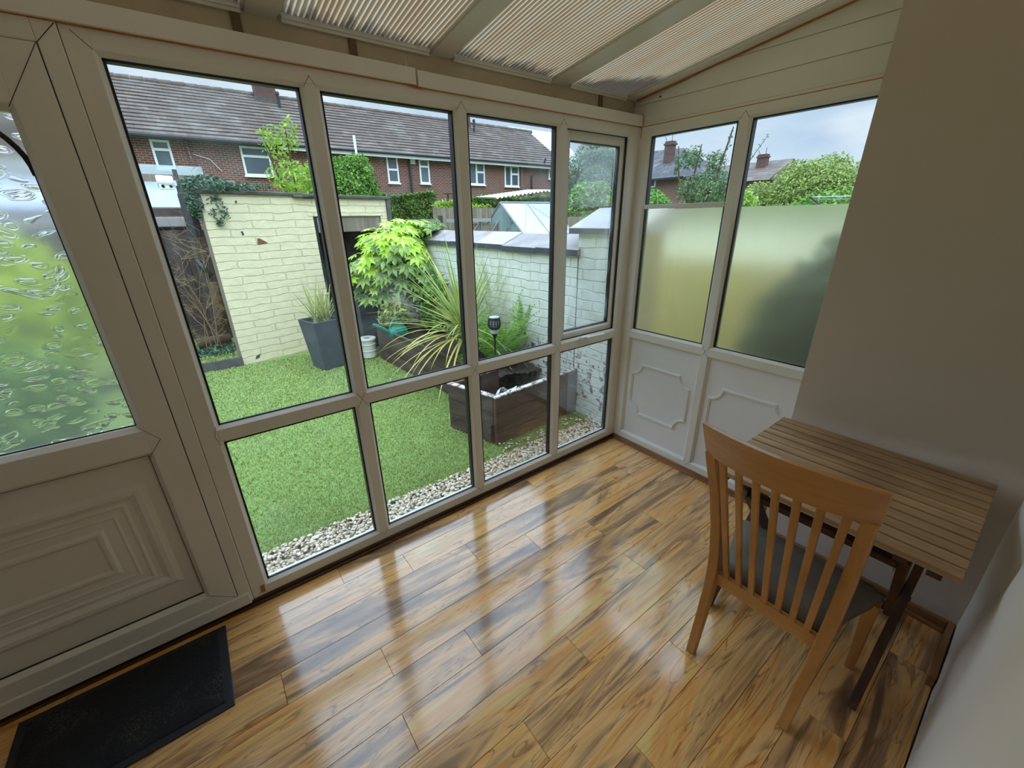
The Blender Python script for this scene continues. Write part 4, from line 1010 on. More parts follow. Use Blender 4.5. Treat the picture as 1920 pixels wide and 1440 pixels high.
# ------------------------------------------------------------------ plants
def strap(c, az, el, L, w_, droop, n=9, fold=.25):
    """arching strap leaf as a strip; returns verts, quads"""
    p = Vector(c); d = Vector((math.cos(az)*math.cos(el), math.sin(az)*math.cos(el), math.sin(el))); out = []
    sd = Vector((-math.sin(az), math.cos(az), 0))
    for i in range(n+1):
        q = i/n; ww = w_*(.55+.45*min(1, q*4))*(1-q**2.2)
        out += [tuple(p+sd*ww+Vector((0, 0, fold*ww))), tuple(p-sd*ww+Vector((0, 0, fold*ww)))]
        d = (d+Vector((0, 0, -droop/n*(q+.15)))).normalized(); p = p+d*L/n
    return out, [(2*i, 2*i+1, 2*i+3, 2*i+2) for i in range(n)]
cp = thing('spiky_cordyline', 'large spiky cordyline with arching yellow-green leaves in the raised bed', 'plant', (-.12, 1.98, .2))
mA = MB(); mY = MB(); rg = random.Random(8)
for k in range(190):
    az = rg.uniform(0, 2*PI); el = math.radians(rg.choice([rg.uniform(-5, 30), rg.uniform(20, 60), rg.uniform(45, 82)]))
    L = rg.uniform(.72, 1.15)
    v_, f_ = strap((-.12+rg.uniform(-.03, .03), 1.98+rg.uniform(-.03, .03), .46+rg.uniform(-.05, .05)), az, el, L, rg.uniform(.008, .0125), rg.uniform(.2, .9) if el > .5 else rg.uniform(.5, 1.3))
    v_ = [(min(x, .235), y, max(z, -.09)) for x, y, z in v_]
    mA.add(v_, f_)
for k in range(16):
    az = math.radians(rg.uniform(170, 248)); v_, f_ = strap((-.14, 1.95, .44), az, math.radians(rg.uniform(-10, 25)), rg.uniform(.8, 1.1), .012, rg.uniform(1.2, 2.0)); mY.add([(x, y, max(z, -.09)) for x, y, z in v_], f_)
mA.build('leaves', M['blade'], cp); mY.build('yellowed_leaves', M['blade_yellow'], cp)
MB().tube([(-.12, 1.98, .19), (-.12, 1.98, .34), (-.12, 1.98, .5)], [.045, .04, .03], 10).build('stem', M['bark'], cp)

fn = thing('fern', 'bright green fern at the foot of the white wall', 'fern', (.05, 1.42, .2))
mf = MB(); rg = random.Random(5)
for k in range(36):
    az = 2*PI*k/18+rg.uniform(-.15, .15); el = math.radians(rg.uniform(42, 80)); L = rg.uniform(.42, .80)
    c = Vector((-.02+rg.uniform(-.07, .07), 1.44+rg.uniform(-.06, .06), .2)); d = Vector((math.cos(az)*math.cos(el), math.sin(az)*math.cos(el), math.sin(el))); sd = Vector((-math.sin(az), math.cos(az), 0)); n = 20
    for i in range(n):
        q = i/n; d = (d+Vector((0, 0, -.07*(q+.2)))).normalized(); c = c+d*L/n
        ln = .105*math.sin(PI*min(1, .12+q*.95))*(1-.35*q)+.008; up = d.cross(sd)
        if c.x > .235: c.x = .235
        for s_ in (1, -1):
            tip = c+sd*s_*ln+d*ln*.35-Vector((0, 0, .018)); tip.x = min(tip.x, .245)
            b0 = c-d*.006; b1 = c+d*.010; m1 = c+sd*s_*ln*.55+d*(ln*.2+.007); m0 = c+sd*s_*ln*.55+d*(ln*.2-.007)
            mf.add([tuple(b0), tuple(m0), tuple(tip), tuple(m1), tuple(b1)], [(0, 1, 2, 3, 4)])
mf.build('fronds', M['fern'], fn)
fn2 = thing('low_groundcover', 'low green foliage spreading on the bed beside the torch', 'plant', (-.28, 1.62, .2))
a_, b_ = lump(500, (-.30, 1.66, .24), (.14, .22, .08), 15); leafcloud('foliage', fn2, M['fern'], a_, b_, .022, .45)

def palm_leaf(mb, c, nrm, heading, R, lobes=8):
    """deeply lobed leaf: each lobe a pointed blade radiating from the stalk"""
    nrm = nrm.normalized(); u = heading-nrm*heading.dot(nrm); u = u.normalized(); v = nrm.cross(u)
    for k in range(lobes):
        a = math.radians(-125+250*k/(lobes-1)); L = R*(1.0-.30*abs(a)/2.2)
        dd = u*math.cos(a)+v*math.sin(a); ss = nrm.cross(dd)
        p0 = c; tip = c+dd*L-nrm*L*.22; w_ = L*.17
        m = c+dd*L*.55-nrm*L*.03; m1 = m+ss*w_-nrm*w_*.35; m2 = m-ss*w_-nrm*w_*.35
        q1 = c+dd*L*.22+ss*w_*.55; q2 = c+dd*L*.22-ss*w_*.55
        i = [tuple(x) for x in (p0, q1, m1, tip, m2, q2, m)]
        mb.add(i, [(0, 1, 2, 6), (6, 2, 3), (6, 3, 4), (0, 6, 4, 5)])
fp = thing('fatsia', 'lime-green glossy large-leaved shrub in a tall dark planter before the outhouse', 'shrub', (-.40, 3.95, G))
py = MB()
def sqpot(mb, cx, cy, z0, z1, b, tp, rz=0, wall=.02):
    c_, s_ = math.cos(rz), math.sin(rz); R2 = lambda x, y, z: (cx+x*c_-y*s_, cy+x*s_+y*c_, z)
    vs = []
    for r_, z in ((b, z0), (tp, z1), (tp-wall, z1), (tp-wall-.012, z1-.05)):
        vs += [R2(-r_, -r_, z), R2(r_, -r_, z), R2(r_, r_, z), R2(-r_, r_, z)]
    fs = [(3, 2, 1, 0), (12, 13, 14, 15)]
    for i in range(3):
        for k in range(4): fs.append((i*4+k, i*4+(k+1) % 4, i*4+4+(k+1) % 4, i*4+4+k))
    return mb.add(vs, fs)
sqpot(py, -.50, 4.08, G+.002, .71, .15, .205, .2); py.build('pot', M['pot_dark'], fp, bevel=.006)
m1 = MB(); m2 = MB(); rg = random.Random(12)
cc_ = Vector((-.04, 3.70, 1.03)); rr = Vector((.74, .55, .60))
for k in range(420):
    while True:
        d = Vector((rg.gauss(0, 1), rg.gauss(0, 1)-.35, rg.gauss(0, 1)+.35)).normalized()
        if d.z > -.75: break
    lob = .82+.22*math.sin(3.1*math.atan2(d.y, d.x)+2*d.z)*.5+rg.uniform(-.10, .12)
    c = cc_+Vector((d.x*rr.x, d.y*rr.y, d.z*rr.z))*lob*(1 if rg.random() < .75 else .75)
    if c.y > 4.16: c.y = 4.16-rg.uniform(0, .2)
    if c.x > .22 and c.z < 1.5: c.z = max(c.z, 1.42+rg.uniform(0, .15)); c.y = min(c.y, 3.9)
    nrm = Vector((d.x*.5, d.y*.5-.25, abs(d.z)*.4+.75))
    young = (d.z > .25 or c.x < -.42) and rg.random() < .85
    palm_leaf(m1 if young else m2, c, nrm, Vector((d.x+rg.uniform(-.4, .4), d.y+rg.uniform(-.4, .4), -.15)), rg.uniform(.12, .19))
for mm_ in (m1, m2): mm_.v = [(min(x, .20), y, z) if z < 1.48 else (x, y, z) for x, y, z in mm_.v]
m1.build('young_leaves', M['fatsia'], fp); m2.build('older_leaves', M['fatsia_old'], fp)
st = MB()
for k in range(9):
    a = 2*PI*k/9; st.tube([(-.48+.05*math.cos(a), 4.05+.05*math.sin(a), .62), (-.30+.15*math.cos(a), 3.95+.1*math.sin(a), .9), (.0+.4*math.cos(a), 3.75+.3*math.sin(a), 1.25)], [.014, .012, .008], 6)
st.build('stems', M['bark'], fp)
vr = thing('variegated_shrub', 'small yellowing leafy shrub at the far end of the raised bed', 'shrub', (-.28, 3.2, .2))
a_, b_ = lump(260, (-.42, 3.22, .46), (.24, .16, .20), 21, .3); leafcloud('foliage', vr, leafmat('mottled', [lin(84, 104, 50), lin(140, 150, 70), lin(186, 180, 96)], .4, .25), a_, b_, .05, .35)
st = MB()
for k in range(7):
    a = 2*PI*k/7; st.tube([(-.36, 3.22, .19), (-.38+.05*math.cos(a), 3.22+.05*math.sin(a), .4), (-.42+.18*math.cos(a), 3.22+.12*math.sin(a), .58)], [.008, .007, .004], 5)
st.build('stems', M['bark'], vr)
dk = thing('dark_shrub', 'dark shaded shrub behind the cordyline on the white wall', 'shrub', (.05, 3.0, .2))
a_, b_ = lump(700, (.03, 2.95, .60), (.20, .38, .42), 31, .4); a_[:, 0] = np.minimum(a_[:, 0], .225)
leafcloud('foliage', dk, M['hedge'], a_, b_, .045, .4)

pg = thing('potted_grass', 'spiky pale ornamental grass in a tapered grey pot by the outhouse wall', 'potted plant', (-1.225, 3.52, G))
py = MB(); sqpot(py, -1.225, 3.52, G+.002, .505, .135, .19, .25); py.build('pot', M['pot_grey'], pg, bevel=.006)
mg = MB(); rg = random.Random(4)
for k in range(90):
    v_, f_ = strap((-1.225+rg.uniform(-.09, .09), 3.52+rg.uniform(-.07, .07), .46), rg.uniform(0, 2*PI), math.radians(rg.uniform(38, 85)), rg.uniform(.35, .62), rg.uniform(.005, .009), rg.uniform(.1, .5), 7); mg.add(v_, f_)
mg.build('leaves', M['potgrass'], pg)
bk = thing('bucket', 'small cream plastic tub with a hole in its lid on the lawn', 'bucket', (-.70, 3.55, G))
bm2 = MB(); bm2.lathe([(.092, .002), (.098, .01), (.098, .085), (.103, .09), (.103, .10), (.098, .105), (.100, .17), (.105, .175), (.105, .185), (.100, .19), (.102, .245)], (-.70, 3.55, G), 28); bm2.build('tub', M['bucket'], bk, smooth=False)
bm2 = MB(); bm2.lathe([(.045, .236), (.045, .262), (.108, .262), (.112, .255), (.112, .240), (.103, .238)], (-.70, 3.55, G), 28); bm2.build('lid', M['bucket'], bk)
MB().lathe([(.044, .200), (.044, .248)], (-.70, 3.55, G), 20).build('hole', M['gasket'], bk)
wc = thing('watering_can', 'teal green plastic watering can lying on the raised bed', 'watering can', (-.48, 3.0, .2))
b_ = MB(); b_.tube([(-.40, 3.02, .30), (-.40, 3.02, .30), (-.47, 3.0, .305), (-.56, 2.98, .31), (-.60, 2.97, .315)], [.02, .085, .098, .095, .03], 18); b_.build('body', M['teal'], wc, smooth=False)
MB().tube([(-.58, 2.98, .32), (-.68, 2.99, .40), (-.77, 3.0, .455)], [.026, .020, .017], 10).build('spout', M['teal'], wc)
MB().tube([(-.42, 3.0, .385), (-.45, 3.0, .46), (-.53, 2.99, .47), (-.58, 2.98, .40)], .013, 8).build('handle', M['teal'], wc)

def torch(label, x, y, zg, ztop, parent=None):
    h = ztop
    r = thing('solar_torch', label, 'garden light', (x, y, zg), group='solar torch lights')
    MB().tube([(x, y, zg-.02), (x, y, h-.30), (x, y, h-.19)], [.008, .009, .011], 8).build('stake', M['black_plastic'], r)
    MB().lathe([(.011, -.20), (.028, -.155), (.046, -.10), (.052, -.075)], (x, y, h), 20).build('cup', M['black_plastic'], r, smooth=True)
    cg = MB()
    for k in range(12):
        a = 2*PI*k/12; cg.tube([(x+.050*math.cos(a), y+.050*math.sin(a), h-.10), (x+.056*math.cos(a), y+.056*math.sin(a), h-.06), (x+.050*math.cos(a), y+.050*math.sin(a), h-.016)], .0055, 5)
    for zz in (-.085, -.065, -.045): cg.tube([(x+.054*math.cos(2*PI*k/20), y+.054*math.sin(2*PI*k/20), h+zz) for k in range(21)], .0025, 4)
    cg.build('cage', M['black_plastic'], r)
    MB().lathe([(.036, -.15), (.044, -.10), (.044, -.02)], (x, y, h), 16).build('diffuser', M['torch_glow'], r)
    MB().lathe([(.052, -.022), (.056, -.014), (.056, -.003), (.050, 0)], (x, y, h), 20).build('rim', M['black_plastic'], r)
    MB().lathe([(.047, .0005), (.046, .004)], (x, y, h), 20).build('solar_panel', M['torch_cap'], r)
torch('black solar torch light standing in front of the fern', -.215, 1.28, .2, .755)
torch('dark solar torch light half hidden behind the cordyline leaves', -.065, 3.25, .2, .62)
for i, (x, y, s_, lb) in enumerate(((.20, 1.62, .09, 'small dark metal ornament against the white wall by the fern'),)):
    o_ = thing('garden_ornament', lb, 'ornament', (x, y, .2))
    mm = MB(); mm.tube([(x, y, .19), (x, y, .36)], .006, 6)
    for k in range(6): a = k*1.05; mm.tube([(x, y, .30+.02*k), (x-.03*math.cos(a), y+.05*math.sin(a), .34+.02*k), (x, y+.02, .38+.015*k)], .004, 5)
    mm.build('scroll', M['gasket'], o_)

# ------------------------------------------------------------------ beyond the yard: terrace of houses
def tile_roof(mb, x0, x1, ya, za, yb, zb, n, lift=.06):
    prof = []
    for i in range(n):
        t0, t1 = i/n, (i+1)/n
        sg_ = 1 if yb > ya else -1; k_ = .075*sg_; gz = (zb-za)/abs(yb-ya)*.075
        prof += [(ya+(yb-ya)*t0-k_, za+(zb-za)*t0-gz+lift*.55), (ya+(yb-ya)*t0-k_, za+(zb-za)*t0-gz+lift), (ya+(yb-ya)*t1, za+(zb-za)*t1+.004)]
    prof += [(yb, zb-.12), (ya+.05, za-.06)]
    return mb.prism(prof, x0, x1, lambda p, q, t_: (t_, p, q))
hs = thing('terrace_house', 'long red-brick terrace with brown tiled roof beyond the gardens', 'house', (7.5, 23.5, G))
MB().box(-9, 18.2, 20, 27, G-.3, 4.62).build('brick_wall', M['red_brick'], hs)
tile_roof(MB(), -9.2, 18.45, 19.62, 4.60, 23.5, 7.05, 15).build('roof', M['tiles'], hs)
tile_roof(MB(), -9.2, 18.45, 27.4, 4.60, 23.5, 7.05, 15).build('roof', M['tiles'], hs)
rd = MB(); x = -9.2
while x < 18.4: rd.tube([(x, 23.5, 7.05), (x+.44, 23.5, 7.06)], [.115, .125], 10); x += .45
rd.build('ridge_tiles', M['tiles'], hs)
MB().box(-9.2, 1.6, 19.48, 19.62, 4.46, 4.58).box(1.6, 18.4, 19.48, 19.62, 4.50, 4.60).build('gutter', M['black_gutter'], hs, bevel=.03)
MB().box(1.8, 18.3, 19.60, 19.64, 4.38, 4.50).build('fascia', M['white_trim'], hs)
def hwin(x0, x1, z0, z1, horiz=None, vert=None, part_h=None, sill=True):
    f = MB(); w_ = .075; y0_, y1_ = 19.94, 20.02
    f.box(x0, x1, y0_, y1_, z0, z0+w_).box(x0, x1, y0_, y1_, z1-w_, z1).box(x0, x0+w_, y0_, y1_, z0+w_, z1-w_).box(x1-w_, x1, y0_, y1_, z0+w_, z1-w_)
    if horiz: f.box(x0+w_, x1-w_, y0_, y1_, horiz-.045, horiz+.045)
    if vert: f.box(vert-.055, vert+.055, y0_, y1_, z0+w_, z1-w_)
    if part_h: f.box(vert+.055, x1-w_, y0_, y1_, part_h-.05, part_h+.05)
    fo = f.build('house_window', M['white_trim'], hs)
    MB().box(x0+w_, x1-w_, 19.985, 19.995, z0+w_, z1-w_).build('pane', M['glass_house'], fo)
    if sill: MB().box(x0-.04, x1+.04, 19.88, 20.02, z0-.06, z0).build('sill', M['white_trim'], fo)
hwin(-2.43, -1.85, 3.50, 4.46, 4.14); hwin(.40, 1.46, 3.38, 4.46, 4.10); hwin(2.97, 4.0, 3.35, 4.40, 4.05); hwin(6.54, 7.12, 3.30, 4.49, 3.89)
hwin(8.27, 8.83, 3.32, 4.45, 4.11); hwin(11.2, 12.3, 3.36, 4.47, None, 11.75, 4.0); hwin(13.72, 14.78, 3.33, 4.44, None, 14.2, 4.0); hwin(17.2, 17.9, 3.85, 4.40)
def chimney(x, y, w_, d, z0, z1, nm='chimney'):
    c = MB().box(x-w_/2, x+w_/2, y-d/2, y+d/2, z0, z1).box(x-w_/2-.06, x+w_/2+.06, y-d/2-.06, y+d/2+.06, z1-.22, z1-.08)
    co_ = c.build(nm, M['dark_brick'], hs)
    for k in (-1, 1): MB().lathe([(.13, z1), (.11, z1+.35), (.13, z1+.38)], (x+k*w_/4, y, 0), 12).build('chimney_pot', M['tan_fence'], co_)
chimney(2.36, 23.3, .86, .6, 6.6, 7.75); chimney(13.0, 23.3, .86, .6, 6.6, 7.8)
MB().box(1.85, 2.9, 22.94, 23.02, 6.72, 6.92).build('flashing', M['stone_dark'], hs)
for x, y, z0, z1 in ((2.74, 22.55, 6.45, 7.1), (13.36, 22.5, 6.45, 7.1)): MB().tube([(x, y, z0), (x, y, z1-.12), (x, y, z1-.11), (x, y, z1)], [.055, .055, .09, .08], 10).build('flue_pipe', M['darkmetal'], hs)
for pth, m_, r in (([(7.72, 19.9, 4.45), (7.72, 19.9, 0)], 'black_gutter', .055), ([(16.55, 19.55, 4.95), (16.55, 19.75, 4.5), (15.75, 19.9, 3.95), (15.72, 19.9, 0)], 'black_gutter', .055),
                 ([(4.96, 19.5, 5.15), (4.96, 19.5, 4.35)], 'white_trim', .06), ([(14.98, 19.93, 4.4), (14.98, 19.93, 1.5)], 'old_fence', .04), ([(-1.35, 19.9, 4.5), (-1.2, 19.9, 3.0)], 'red_brick', .05)):
    MB().tube(pth, r, 8).build('downpipe', M[m_], hs)
MB().box(7.79, 8.06, 19.93, 20.0, 4.2, 4.44).build('vent_box', M['paint'], hs)
MB().tube([(-1.2, 19.95, 4.05), (-.7, 19.93, 3.9), (-.4, 19.93, 3.5)], .012, 6).build('cable', M['white_trim'], hs)
sd_ = thing('satellite_dish', 'grey satellite dish on a pole above the hedge before the terrace', 'dish', (7.9, 16.5, G))
MB().lathe([(.02, 0), (.22, .03), (.24, .05)], (7.9, 16.5, 2.62), 20).build('dish', M['gutter_pale'], sd_); MB().tube([(7.9, 16.5, G), (7.9, 16.5, 2.62)], .03, 6).build('pole', M['darkmetal'], sd_)
# pale slate roof of the next house at the end of the terrace
h2 = thing('pale_roofed_house', 'house with pale grey roof at the right end of the terrace', 'house', (22, 27, G))
MB().box(20.0, 24.6, 24, 31, G-.3, 4.8).build('brick_wall', M['red_brick'], h2)
MB().prism([(23.6, 4.7), (27.5, 8.1), (31.4, 4.7)], 19.7, 25.0, lambda p, q, t_: (t_, p, q)).build('roof', M['slate_pale'], h2)

# houses to the right, seen over the frosted glass
h3 = thing('hipped_house', 'brick house with dark hipped roof and chimney behind the sapling', 'house', (29, 20, G))
MB().box(26, 33, 16.1, 24.5, G-.3, 4.1).build('brick_wall', M['red_brick'], h3)
rv = [(25.6, 15.7, 4.0), (25.6, 24.9, 4.0), (33.4, 24.9, 4.0), (33.4, 15.7, 4.0), (29.2, 21.0, 6.35), (29.2, 18.3, 6.25)]
MB().add(rv, [(0, 5, 4, 1), (1, 4, 2), (2, 4, 5, 3), (3, 5, 0), (0, 1, 2, 3)]).build('roof', M['tiles_grey'], h3)
MB().box(27.3, 27.8, 18.05, 18.65, 5.0, 6.55).box(27.24, 27.86, 17.98, 18.72, 6.3, 6.42).build('chimney', M['dark_brick'], h3)
MB().tube([(27.6, 18.3, 6.5), (27.6, 18.3, 7.3), (27.8, 18.5, 7.25)], .02, 5).build('aerial', M['darkmetal'], h3); MB().tube([(27.5, 18.62, 6.5), (27.5, 18.8, 6.9)], .02, 5).build('aerial', M['darkmetal'], h3)
MB().box(25.45, 25.6, 15.7, 24.9, 3.9, 4.02).build('gutter', M['black_gutter'], h3)
wf = MB().box(25.93, 26.02, 18.15, 18.9, 3.5, 4.0).build('house_window', M['white_trim'], h3); MB().box(25.92, 25.95, 18.25, 18.8, 3.58, 3.92).build('pane', M['glass_house'], wf)
h4 = thing('distant_house', 'distant grey-tiled house with chimney seen above the round tree', 'house', (43, 22, G))
MB().box(39.5, 46.5, 16.4, 29, G-.3, 4.3).build('brick_wall', M['red_brick'], h4)
MB().prism([(38.8, 4.3), (43.1, 6.15), (47.4, 4.3)], 16.0, 29.5, lambda p, q, t_: (p, t_, q)).build('roof', M['tiles'], h4)
MB().box(41.6, 42.2, 17.75, 18.55, 5.4, 6.62).box(41.54, 42.26, 17.68, 18.62, 6.35, 6.46).build('chimney', M['dark_brick'], h4)
MB().tube([(41.9, 18.0, 6.5), (41.9, 18.0, 7.15)], .025, 5).build('aerial', M['darkmetal'], h4); MB().tube([(41.9, 18.4, 6.5), (41.9, 18.7, 7.0)], .025, 5).build('aerial', M['darkmetal'], h4)
h5 = thing('far_right_house', 'brown-tiled house roof behind the round tree at the plaster wall', 'house', (28, 4.5, G))
MB().box(25, 31, .0, 6.2, G-.3, 2.6).build('brick_wall', M['red_brick'], h5)
MB().prism([(24.6, 2.55), (28, 3.75), (31.4, 2.55)], -.4, 6.6, lambda p, q, t_: (p, t_, q)).build('roof', M['tiles'], h5)

# ------------------------------------------------------------------ trees, hedges, fences beyond
def tree(name, label, cat, crowns, mat, size, trunk=None, stems=None, aspect=.45, group=None):
    x, y = crowns[0][1][:2]
    r = thing(name, label, cat, (x, y, G), group=group)
    P_l = []; D_l = []
    for i, (n, c, rad, sh_) in enumerate(crowns):
        a, d = lump(n, c, rad, 100+len(bpy.data.objects)+i, sh_, 11); P_l.append(a); D_l.append(d)
    P_l = np.concatenate(P_l); D_l = np.concatenate(D_l)
    leafcloud('foliage', r, mat, P_l, D_l+np.array([0, 0, .35]), size*RNG.uniform(.7, 1.25, len(P_l)), aspect, .7)
    tm_ = MB()
    for pth in (stems or []): tm_.tube(pth, [.5*trunk*(1-.7*k/(len(pth)-1))*2 for k in range(len(pth))], 7)
    if not stems: tm_.tube([(x, y, G-.1), (x+.03, y, crowns[0][1][2])], [trunk, trunk*.5], 8)
    tm_.build('trunk', M['bark'], r)
    return r
tree('ash_sapling', 'spindly yellow-green ash sapling before the brick terrace', 'tree', [(170, (-.68, 7.0, 2.85), (.30, .25, .34), .3), (620, (-.45, 7.0, 2.30), (.55, .4, .38), .3), (90, (-.42, 7.0, 3.0), (.16, .12, .34), .2)], M['ash'], .048, .03, [[(-.5, 7, G), (-.5, 7, 1.6), (-.48, 7, 3.1)], [(-.5, 7, 1.4), (-.7, 7, 2.2), (-.85, 7, 2.8)], [(-.5, 7, 1.5), (-.2, 7, 2.2), (-.1, 7, 2.6)]], .38)
tree('bushy_shrub', 'dense mid-green bush rising behind the outhouse roof', 'shrub', [(9000, (.58, 7.2, 2.05), (.60, .5, .82), .45), (2200, (.15, 7.2, 2.0), (.35, .4, .55), .5)], M['bush'], .034, .05)
tree('bushy_shrub', 'lower leafy bush between the ash sapling and the dense bush', 'shrub', [(1600, (-.10, 7.8, 2.0), (.45, .4, .55), .4)], M['ash'], .042, .04)
def hedge(name, label, x0, x1, y0, y1, z0, z1, n, mat, size):
    r = thing(name, label, 'hedge', ((x0+x1)/2, (y0+y1)/2, z0))
    P = np.stack([RNG.uniform(x0, x1, n), np.where(RNG.random(n) < .6, y0+RNG.exponential(.06, n), RNG.uniform(y0, y1, n)), RNG.uniform(z0, z1, n)], 1)
    top = RNG.random(n) < .3; P[top, 2] = z1+RNG.normal(0, .05, top.sum())
    P[:, 1] += .12*np.sin(P[:, 0]*3.1)+.06*np.sin(P[:, 0]*7+P[:, 2]*4); P[:, 2] += (.07*np.sin(P[:, 0]*2.3+1))*(P[:, 2] > z1-.3)
    N_ = np.where(top[:, None], np.array([[0, -.2, 1.]]), np.array([[0, -1., .3]]))
    leafcloud('foliage', r, mat, P, N_, size*RNG.uniform(.7, 1.3, n), .45, .8)
    MB().box(x0+.1, x1-.1, y0+.22, y1-.15, z0, z1-.18).build('inner_twigs', M['bark'], r)
hedge('garden_hedge', 'clipped green hedge behind the boarded fence, left of the gap', 3.4, 6.0, 14, 14.9, G, 2.40, 9500, M['hedge'], .055)
hedge('garden_hedge', 'clipped green hedge behind the greenhouse', 7.3, 13.2, 13.6, 14.6, G, 2.34, 19000, M['hedge'], .055)
hedge('low_hedge', 'low bright hedge top above the boarded fence', 5.2, 7.4, 12.4, 13, G, 2.04, 3200, M['ash'], .05)
fe = thing('boarded_fence', 'weathered grey boarded fence before the hedge', 'fence', (5.5, 11, G))
for k in range(22): x = 4.25+k*.125; MB().box(x, x+.118, 11, 11.03, G, 1.93-.01*(k % 3)).build('board', M['old_fence'], fe)
MB().box(4.25, 7.0, 11.03, 11.08, 1.5, 1.58).build('rail', M['old_fence'], fe)
f2 = thing('low_fence_panel', 'low grey fence panel and post behind the coping stones', 'fence', (3.1, 9, G))
MB().box(2.5, 3.38, 9, 9.03, G, 1.60).build('panel', M['old_fence'], f2); MB().box(3.38, 3.48, 8.97, 9.07, G, 1.68).build('post', M['dark_fence'], f2)
f3 = thing('grey_panel_fence', 'grey panel fence beyond the wall pier, right of the greenhouse', 'fence', (7.5, 7.5, G))
for k in range(16): x = 5.6+k*.32; MB().box(x, x+.30, 7.5, 7.53, G, 1.60).build('board', M['old_fence'], f3)

gh = thing('greenhouse', 'aluminium-framed greenhouse with pitched glass roof beyond the white wall', 'greenhouse', (3.6, 6.6, G))
xl_, xm_, xr_ = 2.63, 2.93, 3.5
# gable faces the viewer's left, ridge runs right
ga_ = MB(); r_ = .022
yA, yB, zE, zR = 5.5, 7.6, 1.10, 1.885
x0g, x1g = 2.93, 4.25
E0 = (x0g, yA-.95+.35, 1.02); 
yF, yR_, yK = 4.72, 5.5, 6.28
for x in (x0g, (x0g+x1g)/2, x1g):
    ga_.tube([(x, yF, G), (x, yF, 1.27), (x, yR_, 1.885), (x, yK, 1.27), (x, yK, G)], r_, 6)
for y, z in ((yF, 1.27), (yR_, 1.885), (yK, 1.27), (yF, .55)): ga_.tube([(x0g, y, z), (x1g, y, z)], r_*1.3, 6)
for a, b_ in (((x0g, yF, 1.27), ((x0g+x1g)/2, yR_, 1.885)), ((x1g, yF, 1.27), ((x0g+x1g)/2, yR_, 1.885))): ga_.tube([a, b_], r_*.6, 5)
ga_.tube([(x0g, yF, 1.27), (x0g, yK, 1.27)], r_, 6); ga_.tube([(x0g, 5.2, G), (x0g, 5.2, 1.62)], r_, 6); ga_.tube([(x0g, 5.85, G), (x0g, 5.85, 1.62)], r_, 6)
ga_.build('frame', M['alu'], gh)
for a, b_ in ((x0g, (x0g+x1g)/2), ((x0g+x1g)/2, x1g)):
    MB().add([(a, yF, 1.275), (b_, yF, 1.275), (b_, yR_, 1.89), (a, yR_, 1.89), (a, yF, 1.281), (b_, yF, 1.281), (b_, yR_, 1.896), (a, yR_, 1.896)], [(0,1,2,3),(7,6,5,4),(0,4,5,1),(1,5,6,2),(2,6,7,3),(3,7,4,0)]).build('roof_pane', M['glass_green'], gh)
    MB().add([(a, yK, 1.275), (b_, yK, 1.275), (b_, yR_, 1.89), (a, yR_, 1.89), (a, yK, 1.281), (b_, yK, 1.281), (b_, yR_, 1.896), (a, yR_, 1.896)], [(0,1,2,3),(7,6,5,4),(0,4,5,1),(1,5,6,2),(2,6,7,3),(3,7,4,0)]).build('roof_pane', M['glass_green'], gh)
    MB().box(a, b_, yF-.003, yF+.003, G, 1.27).build('side_pane', M['glass_green'], gh)
MB().prism([(yF, G), (yK, G), (yK, 1.27), (yR_, 1.88), (yF, 1.27)], x0g-.003, x0g+.003, lambda p, q, t_: (t_, p, q)).build('gable_pane', M['glass_green'], gh)
cf_ = thing('cold_frame', 'low glazed cold frame with white lid edge beside the greenhouse', 'cold frame', (2.4, 5.7, G))
fr_ = MB()
for x in (1.95, 2.45, 2.88): fr_.tube([(x, 5.5, G), (x, 5.5, 1.56)], .016, 6)
fr_.tube([(1.95, 5.5, 1.05), (2.45, 5.5, 1.56)], .012, 5); fr_.tube([(2.45, 5.5, 1.05), (2.88, 5.5, 1.56)], .012, 5)
fr_.build('frame', M['alu'], cf_); MB().box(1.9, 2.66, 5.46, 5.9, 1.535, 1.60).build('lid', M['gutter_pale'], cf_); MB().box(1.95, 2.88, 5.53, 5.55, .2, 1.5).build('back_panel', M['old_fence'], cf_)
cs = thing('corrugated_shelter', 'white corrugated shelter roof above the hedge behind the greenhouse', 'shelter', (9.6, 12.6, G))
V = []; xs_ = np.linspace(7.4, 11.2, 77); zz = .035*np.cos(np.arange(77)*PI/2*1.0)
for yy, dz in ((12, 0), (13.3, .28)):
    for x, c_ in zip(xs_, zz): V.append((x, yy, 2.30+min(.30, (x-7.4)*.12)+c_+dz*.25))
F = [(i, i+1, 77+i+1, 77+i) for i in range(76)]
cso = MB().add(V, F).build('roof_sheet', M['white_trim'], cs); cso.modifiers.new('t', 'SOLIDIFY').thickness = .02
for x in (7.9, 11.0): MB().tube([(x, 12.4, G), (x, 12.4, 2.38)], .05, 6).build('post', M['old_fence'], cs)
tree('tall_tree', 'tall grey-green tree seen through the opening casement', 'tree', [(16000, (17.8, 16.6, 3.4), (2.4, 1.6, 2.2), .4), (8000, (16.1, 15.0, 2.9), (1.45, 1.2, 1.5), .4)], M['grey_tree'], .075, .2)
tree('bright_bush', 'bright green bush below the tall grey-green tree', 'shrub', [(3200, (12.6, 11.9, 2.15), (1.5, .7, 1.0), .4)], M['bush'], .09, .08)
tree('dark_bush', 'dark evergreen bush just beyond the wall pier', 'shrub', [(4200, (10.5, 10.2, 1.6), (2.6, .8, .85), .5)], M['hedge'], .085, .08)
